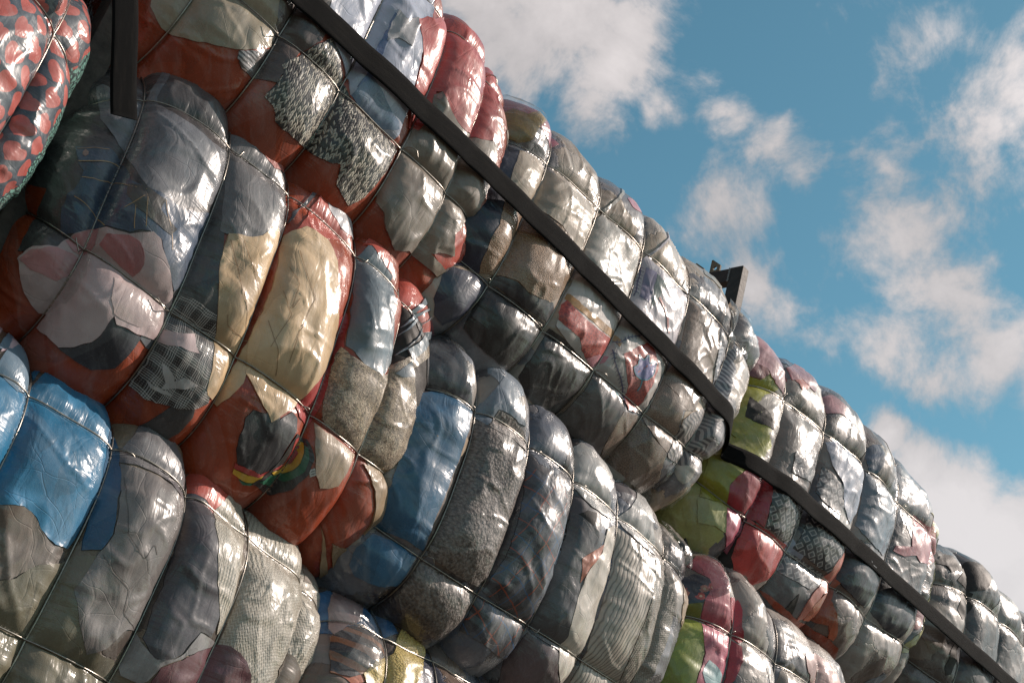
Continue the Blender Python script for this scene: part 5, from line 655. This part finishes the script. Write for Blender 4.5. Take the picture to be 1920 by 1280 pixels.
 ('A2','plastic_wrap','film',('flap',0.03),0,None,2,[(527,205),(570,293),(577,352),(581,404),(611,484),(729,573),(741,506),(756,478),(758,422),(765,380),(788,355),(805,323),(737,197),(692,187),(621,181),(560,181)]),
 ('A2','plastic_wrap','film',('flap',0.03),0,None,2,[(574,-532),(549,-493),(549,-455),(613,-431),(703,-431),(733,-436),(774,-457),(880,-481),(885,-514),(885,-535),(883,-568),(882,-592),(818,-592),(735,-572),(703,-560)]),
 ('C2','plastic_wrap','film',('flap',0.016),0,None,4,[(-627,490),(-609,515),(-576,565),(-528,635),(-522,568),(-482,586),(-374,679),(-370,664),(-365,649),(-361,638),(-355,624),(-338,596),(-297,605),(-346,524),(-358,486),(-377,446),(-415,387),(-429,349),(-461,322),(-500,287),(-521,268),(-552,260),(-579,253),(-604,248),(-618,265),(-631,281),(-643,299),(-645,327),(-645,359),(-642,393),(-636,439),(-633,461)]),
 ('B2','plastic_wrap','film',('flap',0.025),0,None,1,[(715,551),(730,518),(739,484),(747,461),(751,440),(752,427),(751,400),(766,384),(781,371),(813,360),(810,322),(674,197),(654,222),(637,253),(639,291),(633,330),(633,369),(635,411),(652,467),(720,577)]),
 ('B2','plastic_wrap','film',('flap',0.008),0,None,2,[(-695,-459),(-672,-445),(-640,-434),(-591,-433),(-572,-428),(-554,-428),(-533,-427),(-505,-430),(-479,-430),(-454,-431),(-427,-434),(-396,-436),(-333,-452),(-333,-456),(-342,-486),(-367,-493),(-413,-499),(-445,-498),(-474,-501),(-501,-503),(-528,-506),(-555,-509),(-578,-518),(-628,-501),(-666,-489)]),
 ('B3','plastic_wrap','film',('flap',0.012),0,None,3,[(-720,422),(-666,480),(-600,502),(-549,504),(-551,463),(-549,426),(-542,397),(-568,344),(-562,312),(-622,273),(-657,271),(-687,274),(-715,280),(-723,322),(-723,371)]),
 ('B2','plastic_wrap','film',('flap',0.01),0,None,2,[(-832,347),(-827,384),(-818,421),(-803,483),(-766,542),(-735,560),(-710,551),(-676,561),(-669,534),(-691,459),(-683,433),(-669,414),(-667,386),(-664,358),(-654,335),(-640,318),(-676,300),(-706,290),(-737,285),(-764,285),(-791,285),(-806,301),(-822,324)]),
]
# ---------------------------------------------------------------- bales, wires and the clothes in them
def tube(name, pts, r, mat, parent=None, sides=6, closed=False):
    P = np.asarray(pts, float); n = len(P)
    T = np.roll(P, -1, 0)-np.roll(P, 1, 0) if closed else np.gradient(P, axis=0); T /= np.maximum(np.linalg.norm(T, axis=1, keepdims=True), 1e-9)
    ref = np.tile(np.array([.31, -.52, .79]), (n, 1)); A = np.cross(T, ref); A /= np.maximum(np.linalg.norm(A, axis=1, keepdims=True), 1e-9); Bn = np.cross(T, A)
    a = np.linspace(0, 2*math.pi, sides, endpoint=False)
    V = (P[:, None]+r*(np.cos(a)[None, :, None]*A[:, None]+np.sin(a)[None, :, None]*Bn[:, None])).reshape(-1, 3)
    m = n if closed else n-1; i = np.arange(m)[:, None]; j = np.arange(sides)[None]; k = (i+1) % n; j2 = (j+1) % sides
    F = np.stack([i*sides+j, k*sides+j, k*sides+j2, i*sides+j2], -1).reshape(-1, 4)
    return link(name, mesh_np(name, V, F), mat, parent)
ROOT = {}
def uvoff(b): return np.array([(b.seed*1.37) % 9.0, (b.seed*2.11) % 9.0])
def build_bale(b, mats, sel, label, group):
    root = empty('clothing_bale', tuple(W(np.array([b.sc, b.zc-b.H/2, b.n-b.T/2]))), label=label, cat='bale', group=group); ROOT[b.name] = root
    t, q = b.grid(); Tg, Qg = np.meshgrid(t, q, indexing='ij'); P = W(b.surf(Tg, Qg)); nt, nq = Tg.shape
    dh, dl, idx, _ = b.fields(Tg, Qg)
    i = np.arange(nt-1)[:, None]; j = np.arange(nq)[None]; j2 = (j+1) % nq
    F = np.stack(np.broadcast_arrays(i*nq+j, (i+1)*nq+j, (i+1)*nq+j2, i*nq+j2), -1).reshape(-1, 4)
    me = mesh_np('packed_clothing', P.reshape(-1, 3), F); cloth_attrs(me, np.stack([Tg, Qg], -1).reshape(-1, 2)+uvoff(b), dh.ravel(), dl.ravel())
    o = link('packed_clothing', me, mats, root)
    if sel is not None:
        mi = np.broadcast_to(sel(b, Tg[:-1], Qg[:-1]), Tg[:-1].shape).ravel().astype(np.int32); me.polygons.foreach_set('material_index', mi)
    for k in range(len(b.th)):
        qq = np.linspace(-b.qm, b.qm, 260, endpoint=False); pts = W(b.surf(b.hoop_t(k, qq), qq, .012, True)); tube('strapping_wire', pts, .0028, MAT['wire'], root, closed=True)
    for k in range(len(b.qwr)):
        tq = np.linspace(-b.tm*.96, b.tm*.96, 300); pts = W(b.surf(tq, b.wire_q(k, tq), .012, True)); tube('strapping_wire', pts, .0028, MAT['wire'], root)
    rk = random.Random(b.seed)
    for k in range(len(b.th)):                        # twisted wire ends left standing at some of the ties
        for j in range(len(b.qwr)):
            if rk.random() > .38: continue
            t0, q0 = float(b.hoop_t(k, b.qwr[j])), float(b.wire_q(j, b.th[k])); m = np.linspace(0, 1, 26); sg = rk.choice((-1, 1)); ln = rk.uniform(.03, .07)
            P0 = W(b.surf(np.array([t0]), np.array([q0]), .015, True))[0]
            a = m*9; tail = np.stack([P0[0]+sg*ln*m+.004*np.cos(a)*(1-m), P0[1]-.02*m+.004*np.sin(a)*(1-m)-.02*np.sin(m*2.6), P0[2]+.03*np.sin(m*3.2)*rk.uniform(-1, 1)+.004*np.sin(a)*(1-m)], -1); tube('wire_end', tail, .0020, MAT['wire'], root)
    return root
def inside(px, py, poly):
    x, y = poly[:, 0], poly[:, 1]; x2, y2 = np.roll(x, -1), np.roll(y, -1); r = np.zeros(px.shape, bool)
    for a, c, d, e in zip(x, y, x2, y2):
        if c == e: continue
        r ^= ((c > py) != (e > py)) & (px < (d-a)*(py-c)/(e-c)+a)
    return r
def dens(poly, step, closed=True):
    out = []; n = len(poly)
    for i in range(n if closed else n-1):
        a, c = poly[i], poly[(i+1) % n]; m = max(1, int(np.linalg.norm(c-a)/step))
        out += [a+(c-a)*k/m for k in range(m)]
    if not closed: out.append(poly[-1])
    return np.array(out)
def garment(b, name, mat, poly, off, label=None, parent=None, flap=None, fine=1.0):
    """a piece of cloth lying on the bale, cut to an outline given in metres along (t) and around (q) the bale"""
    poly = np.asarray(poly, float)/1000.0; st = .009*max(1., b.step/.008)*fine
    pd = dens(poly, st*.8)
    jit = np.stack([noise(pd[:, 0]*38, pd[:, 1]*38, 0, b.seed+21), noise(pd[:, 0]*38, pd[:, 1]*38, 5, b.seed+22)], -1)*.0022; pd = pd+jit
    lo, hi = pd.min(0), pd.max(0)
    gx, gy = np.meshgrid(np.arange(lo[0]+st/2, hi[0], st), np.arange(lo[1]+st/2, hi[1], st*.87), indexing='ij'); gx = gx+(np.arange(gx.shape[1]) % 2)[None]*st/2
    m = inside(gx, gy, pd); ip = np.stack([gx[m], gy[m]], -1)
    d = np.full(len(ip), 9.0)
    for k in range(0, len(pd)): d = np.minimum(d, np.hypot(ip[:, 0]-pd[k, 0], ip[:, 1]-pd[k, 1]))
    ip = ip[d > st*.45]; nb = len(pd); allp = np.concatenate([pd, ip]) if len(ip) else pd
    vs, es, fs, *_ = mgeo.delaunay_2d_cdt([Vector(p) for p in allp.tolist()], [(k, (k+1) % nb) for k in range(nb)], [], 0, 1e-6)
    v2 = np.array([(v.x, v.y) for v in vs]); f = np.array([x for x in fs if len(x) == 3]); c = v2[f].mean(1); f = f[inside(c[:, 0], c[:, 1], pd)]
    if len(f) == 0: return None
    ed = {}
    for a, bb, cc in f.tolist():
        for e in ((a, bb), (bb, cc), (cc, a)): ed[e] = 1
    bd = [e for e in ed if (e[1], e[0]) not in ed]
    o_ = np.full(len(v2), off)
    if flap:
        bp = v2[np.array([e[0] for e in bd])]; dd = np.full(len(v2), 9.0)
        for p in bp: dd = np.minimum(dd, np.hypot(v2[:, 0]-p[0], v2[:, 1]-p[1]))
        rise = np.clip(dd/.03, 0, 1); o_ = .006+flap*(.45+.55*rise)*(.8+.55*noise(v2[:, 0]*8, v2[:, 1]*8, 0, b.seed+40)+.15*np.abs(noise(v2[:, 0]*19, v2[:, 1]*19, 0, b.seed+41)))
        o_ = np.maximum(o_, .005)
    P = W(b.surf(v2[:, 0], v2[:, 1], o_)); dh, dl, *_r = b.fields(v2[:, 0], v2[:, 1]); n0 = len(v2)
    # orientation: make the outside face outwards
    a0 = f[0]; 
    V = [P]; F = [f]; UV = [v2]; DH = [dh]; DL = [dl]
    if not flap:
        ob = o_
        bi = np.array(bd); u = np.unique(bi); mp = {k: i for i, k in enumerate(u.tolist())}
        V += [P[u], W(b.surf(v2[u, 0], v2[u, 1], -.001))]; UV += [v2[u], v2[u]]; DH += [dh[u]]*2; DL += [dl[u]]*2; nu = len(u)
        a = np.array([mp[e[0]] for e in bd]); c = np.array([mp[e[1]] for e in bd])
        F += [np.stack([n0+a, n0+nu+a, n0+nu+c], -1), np.stack([n0+a, n0+nu+c, n0+c], -1)]
    V = np.concatenate(V); F = np.concatenate(F); UV = np.concatenate(UV); me = mesh_np(name, V, F)
    # keep normals outwards (front face towards -Y / up)
    cloth_attrs(me, UV+uvoff(b), np.concatenate(DH), np.concatenate(DL))
    return link(name, me, mat, parent if parent is not None else ROOT[b.name], label=label)
def ribbon(b, name, mat, pts, width, off, parent=None, thorn=False):
    p = dens(np.asarray(pts, float)/1000.0, .006, False); n = len(p)
    if n < 2: return
    p[1:-1] = (p[:-2]+2*p[1:-1]+p[2:])/4
    T = np.gradient(p, axis=0); T /= np.maximum(np.linalg.norm(T, axis=1, keepdims=True), 1e-9); N = np.stack([-T[:, 1], T[:, 0]], -1)
    A, C = p+N*width/2, p-N*width/2; P = np.concatenate([A, C]); i = np.arange(n-1); F = np.stack([i, i+1, n+i+1, n+i], -1)
    if thorn:                                         # a row of short cross stitches
        ex = []; ef = []; base = len(P)
        for k in range(2, n-2, 3):
            for s_ in (1, -1):
                a = p[k]; tip = a+N[k]*s_*.012+T[k]*.007; w = T[k]*width*.45; ex += [a-w, a+w, tip+w*.5, tip-w*.5]; ef.append([base+len(ex)-4+z for z in range(4)])
        P = np.concatenate([P, np.array(ex)]); F = np.concatenate([F, np.array(ef)])
    dh, dl, *_r = b.fields(P[:, 0], P[:, 1]); me = mesh_np(name, W(b.surf(P[:, 0], P[:, 1], off)), F); cloth_attrs(me, P+uvoff(b), dh, dl)
    return link(name, me, mat, parent if parent is not None else ROOT[b.name])

for nm, (mats, sel, label) in BALE_LOOK.items():
    build_bale(B[nm], [MAT[m] for m in mats], sel, label, 'bales of clothing stacked on the trailer')
LAST = None
def scatter_pieces():
    for nm, (n, pal) in PIECES.items():
        b = B[nm]; rp = random.Random(b.seed*7+3); pal = pal.split(); done = []; k = 0
        while len(done) < n and k < 400:
            k += 1; t0, q0 = rp.uniform(-.86, .86)*b.tm, rp.uniform(-.50*b.H, .62*b.H); r = rp.uniform(.045, .125)
            if any(math.hypot(t0-x, q0-y) < .62*(r+z) for x, y, z in done): continue
            a0 = rp.uniform(0, 6.28); st = rp.uniform(1., 2.1); m = rp.randint(7, 11); pts = []
            for i in range(m):
                a = 2*math.pi*i/m; rr = r*rp.uniform(.62, 1.12); x, y = rr*math.cos(a)*st, rr*math.sin(a)/st**.4
                pts.append(((t0+x*math.cos(a0)-y*math.sin(a0))*1000, (q0+x*math.sin(a0)+y*math.cos(a0))*1000))
            done.append((t0, q0, r)); garment(b, 'cloth_piece', MAT[rp.choice(pal)], pts, .0022+.0010*(len(done) % 2))
scatter_pieces()
for row in CLOTHES:
    nm, name, mat, kind, par, label, layer, poly = row; b = B[nm]; off = .0030+.0013*layer
    parent = LAST if (par and LAST is not None) else None
    if kind[0] == 'line': ribbon(b, name, MAT[mat], poly, kind[1], off, parent, kind[2])
    elif kind[0] == 'flap': garment(b, name, MAT[mat], poly, 0, label, None, flap=kind[1], fine=.75)
    else:
        o = garment(b, name, MAT[mat], poly, off, label, parent, fine=.6 if par else 1.0)
        if not par: LAST = o
# ---------------------------------------------------------------- webbing straps
def strap(name, path, width, mat, label, wdir=None):
    """path: wall points; the webbing's flat side faces outwards"""
    P = W(np.asarray(path, float)); n = len(P); T = np.gradient(P, axis=0); T /= np.linalg.norm(T, axis=1, keepdims=True)
    ref = np.tile(np.array([0, 0, 1.0]) if wdir is None else np.asarray(wdir, float), (n, 1)); Wd = ref-T*(ref*T).sum(1, keepdims=True); Wd /= np.linalg.norm(Wd, axis=1, keepdims=True)
    if wdir is None: pass
    N = np.cross(Wd, T); sgn = np.where((N[:, 1] > 0), -1, 1)[:, None]; N = N*sgn
    d = np.concatenate([[0], np.cumsum(np.linalg.norm(np.diff(P, axis=0), axis=1))]); h = .0022; k = 7
    us = np.linspace(-.5, .5, k); rows = []; uvs = []
    for side in (1, -1):
        for u in us*side: rows.append(P+Wd*(u*width)+N*(side*h*(1-.5*abs(u*2)**6))); uvs.append(np.stack([d, np.full(n, u*width)], -1))
    V = np.stack(rows, 1).reshape(-1, 3); UV = np.stack(uvs, 1).reshape(-1, 2); c = 2*k
    i = np.arange(n-1)[:, None]; j = np.arange(c)[None]; j2 = (j+1) % c
    F = np.stack(np.broadcast_arrays(i*c+j, i*c+j2, (i+1)*c+j2, (i+1)*c+j), -1).reshape(-1, 4)
    cap = np.array([[0*c+x, 0*c+x+1, 0*c+c-2-x, 0*c+c-1-x] for x in range(k-1)]+[[(n-1)*c+x+1, (n-1)*c+x, (n-1)*c+c-1-x, (n-1)*c+c-2-x] for x in range(k-1)])
    F = np.concatenate([F, cap]); me = mesh_np(name, V, F, False); cloth_attrs(me, UV, UV[:, 0]*0+1, UV[:, 0]*0+1)
    return link(name, me, mat, None, label=label, cat='strap', group='black webbing straps')
def envelope(names, s, zs, half):
    n = np.full(len(s), -9.0); ds = s[1]-s[0]
    for nm in names:
        b = B[nm]; t = np.linspace(-b.tm*.98, b.tm*.98, 700); q = np.linspace(-b.H*.62, b.H*.62, 260); P = b.surf(*np.meshgrid(t, q, indexing='ij')).reshape(-1, 3)
        k = np.round((P[:, 0]-s[0])/ds).astype(int); ok = (k >= 0) & (k < len(s)); P, k = P[ok], k[ok]; ok = np.abs(P[:, 1]-zs[k]) < half; np.maximum.at(n, k[ok], P[ok, 2])
    return n
def hull(s, n, sag=0.0):
    pts = []
    for p in zip(s, n):
        while len(pts) > 1 and (pts[-1][0]-pts[-2][0])*(p[1]-pts[-2][1])-(pts[-1][1]-pts[-2][1])*(p[0]-pts[-2][0]) >= 0: pts.pop()
        pts.append(p)
    return np.interp(s, [p[0] for p in pts], [p[1] for p in pts])
def smooth(x, k):
    for _ in range(k): x = np.concatenate([x[:1], (x[:-2]+2*x[1:-1]+x[2:])/4, x[-1:]])
    return x
SW = .092
ss = np.arange(.55, 8.60, .012)
zz = np.interp(ss, STRAP_S, STRAP_Z); zz = smooth(zz, 6)
ev = envelope(['A0', 'A1', 'A2', 'A3', 'A4'], ss, zz, .045)
ev = np.where(ev < -5, -.35, ev)
nn = ev.copy()
for a, c in STRAP_SPANS:
    m = (ss >= a) & (ss <= c); nn[m] = hull(ss[m], ev[m])
nn = smooth(np.maximum(.82*nn+.18*np.maximum(ev, nn-.05), ev), 5)+.005
strap('tie_down_strap', np.stack([ss, zz, nn], -1), SW, MAT['webbing'], 'long black webbing strap pulled tight across the top row of bales')
h0, h1 = np.array(HANG[0]), np.array(HANG[1]); kk = np.linspace(0, 1, 40)[:, None]
hp = h0+(h1-h0)*kk; hp[:, 2] += .012*np.sin(kk[:, 0]*5)
strap('strap_tail', hp, .080, MAT['webbing'], 'loose black strap end hanging down over the charcoal denim at the upper left', wdir=tuple(W(np.array(HANG_W))-np.array([0, 0, CAMZ])))
# ---------------------------------------------------------------- the trailer's frames
def box(name, lo, hi, mat, parent=None, bev=.004, **kw):
    bm = bmesh.new(); bmesh.ops.create_cube(bm, size=1)
    a, c = np.array(lo, float), np.array(hi, float)
    for v in bm.verts:
        p = (a+c)/2+(c-a)*np.array(v.co); v.co = Vector(W(p))
    bmesh.ops.recalc_face_normals(bm, faces=bm.faces)
    if bev: bmesh.ops.bevel(bm, geom=bm.edges[:], offset=bev, segments=2, affect='EDGES', profile=.5)
    me = bpy.data.meshes.new(name); bm.to_mesh(me); bm.free(); return link(name, me, mat, parent, **kw)
def lug(mat, parent, s, n0, z, w, h, th=.010):
    bm = bmesh.new(); out = [(0, 0), (w, 0), (w, h*.52), (w*.12, h), (0, h*.98)]
    # plate with a bolt hole: outer outline bridged to the hole in a fan
    hc = (w*.5, h*.36); hr = h*.14; hole = [(hc[0]+hr*math.cos(x), hc[1]+hr*math.sin(x)) for x in np.linspace(0, 2*math.pi, 20, endpoint=False)]
    od = dens(np.array(out), h*.12)
    ang = np.arctan2(od[:, 1]-hc[1], od[:, 0]-hc[0]); od = od[np.argsort(ang)]
    for side in (-1, 1):
        ov = [bm.verts.new(W(np.array([s+side*th/2, z+y, n0-w+x]))) for x, y in od]; hv = [bm.verts.new(W(np.array([s+side*th/2, z+y, n0-w+x]))) for x, y in hole]
        oa = [math.atan2(y-hc[1], x-hc[0]) for x, y in od]; ha = [math.atan2(y-hc[1], x-hc[0]) for x, y in hole]; hs = sorted(range(len(ha)), key=lambda k: ha[k]); hv = [hv[k] for k in hs]; ha = sorted(ha)
        near = [min(range(len(ha)), key=lambda k: abs((ha[k]-a+math.pi) % (2*math.pi)-math.pi)) for a in oa]
        for k in range(len(ov)):
            k2 = (k+1) % len(ov); i, j = near[k], near[k2]; f = [ov[k], ov[k2]]; x = j; f.append(hv[j])
            while x != i: x = (x-1) % len(hv); f.append(hv[x])
            try: bm.faces.new(f)
            except ValueError: pass
        if side == -1: o1, h1_ = ov, hv
        else:
            for A_, B_ in ((o1, ov), (h1_, hv)):
                for k in range(len(A_)): bm.faces.new([A_[k], A_[(k+1) % len(A_)], B_[(k+1) % len(A_)], B_[k]])
    bmesh.ops.recalc_face_normals(bm, faces=bm.faces); me = bpy.data.meshes.new('lug'); bm.to_mesh(me); bm.free(); return link('lug', me, mat, parent)
def frame(s, n, top, label, lugs, tw=.055, tn=.075, mat='steel'):
    r = empty('load_frame', tuple(W(np.array([s, .0, n]))), label=label, cat='frame', group='steel frames standing between the bays of bales')
    box('post', (s-tw/2, .0, n-tn), (s+tw/2, top, n), MAT[mat], r); box('post', (s-tw/2, .0, -2.35), (s+tw/2, top, -2.35+tn), MAT[mat], r)
    box('crossbar', (s-tw/2+.002, top-.080, -2.35+tn), (s+tw/2-.002, top-.002, n-tn), MAT[mat+'_bar'], r)
    wl = []
    rs = np.random.RandomState(7)
    bm = bmesh.new()                                  # weld bead where the bar meets the post
    for k in range(16):
        z = top-.078+k*.0048; m_ = Matrix.Translation(Vector(W(np.array([s-tw/2-.001, z, n-tn+rs.uniform(-.002, .002)]))))
        bmesh.ops.create_icosphere(bm, subdivisions=1, radius=.0055+rs.uniform(-.001, .001), matrix=m_)
    me = bpy.data.meshes.new('weld_bead'); bm.to_mesh(me); bm.free(); link('weld_bead', me, MAT['weld'], r)
    for n0, w, h in lugs: lug(MAT['lugsteel'], r, s-.004, n0, top, w, h)
    return r
frame(FR_S, FR_N, FR_TOP, 'dark steel frame whose welded top corner with two pointed lugs stands against the sky', LUGS)
frame(FL_S, FL_N, 3.31, 'weathered grey frame post between the hearts print bale and the charcoal denim bale', [(-.10-.10, .05, .06), (-.3, .05, .06)], tw=.085, tn=.085, mat='old')
d = empty('trailer', tuple(W(np.array([3.0, -.2, -1.2]))), label='flat steel trailer deck carrying the stacked bales', cat='trailer')
box('deck', (-1.2, -.16, -2.45), (9.2, .0, .10), MAT['steel'], d); box('side_rail', (-1.2, -.30, .10), (9.2, -.02, .135), MAT['old'], d)
for s_ in (-.6, .6, 6.5, 7.6, 8.7):
    bm = bmesh.new(); bmesh.ops.create_cone(bm, cap_ends=True, segments=40, radius1=.50, radius2=.50, depth=.30, matrix=Matrix.Translation(Vector(W(np.array([s_, -1.05, -.25]))))@Matrix.Rotation(R(90), 4, 'X'))
    bmesh.ops.bevel(bm, geom=[e for e in bm.edges if e.calc_length() < .2 and abs(e.verts[0].co.y-e.verts[1].co.y) < .01], offset=.03, segments=3, affect='EDGES')
    me = bpy.data.meshes.new('wheel'); bm.to_mesh(me); bm.free(); link('wheel', me, MAT['rubber'], d)
box('axle_beam', (-1.0, -1.05, -1.3), (9.0, -.30, -1.1), MAT['steel'], d)
# ---------------------------------------------------------------- ground
bm = bmesh.new(); bmesh.ops.create_grid(bm, x_segments=1, y_segments=1, size=1500); me = bpy.data.meshes.new('ground'); bm.to_mesh(me); bm.free()
g_ = link('ground', me, MAT['ground']); g_['kind'] = 'structure'
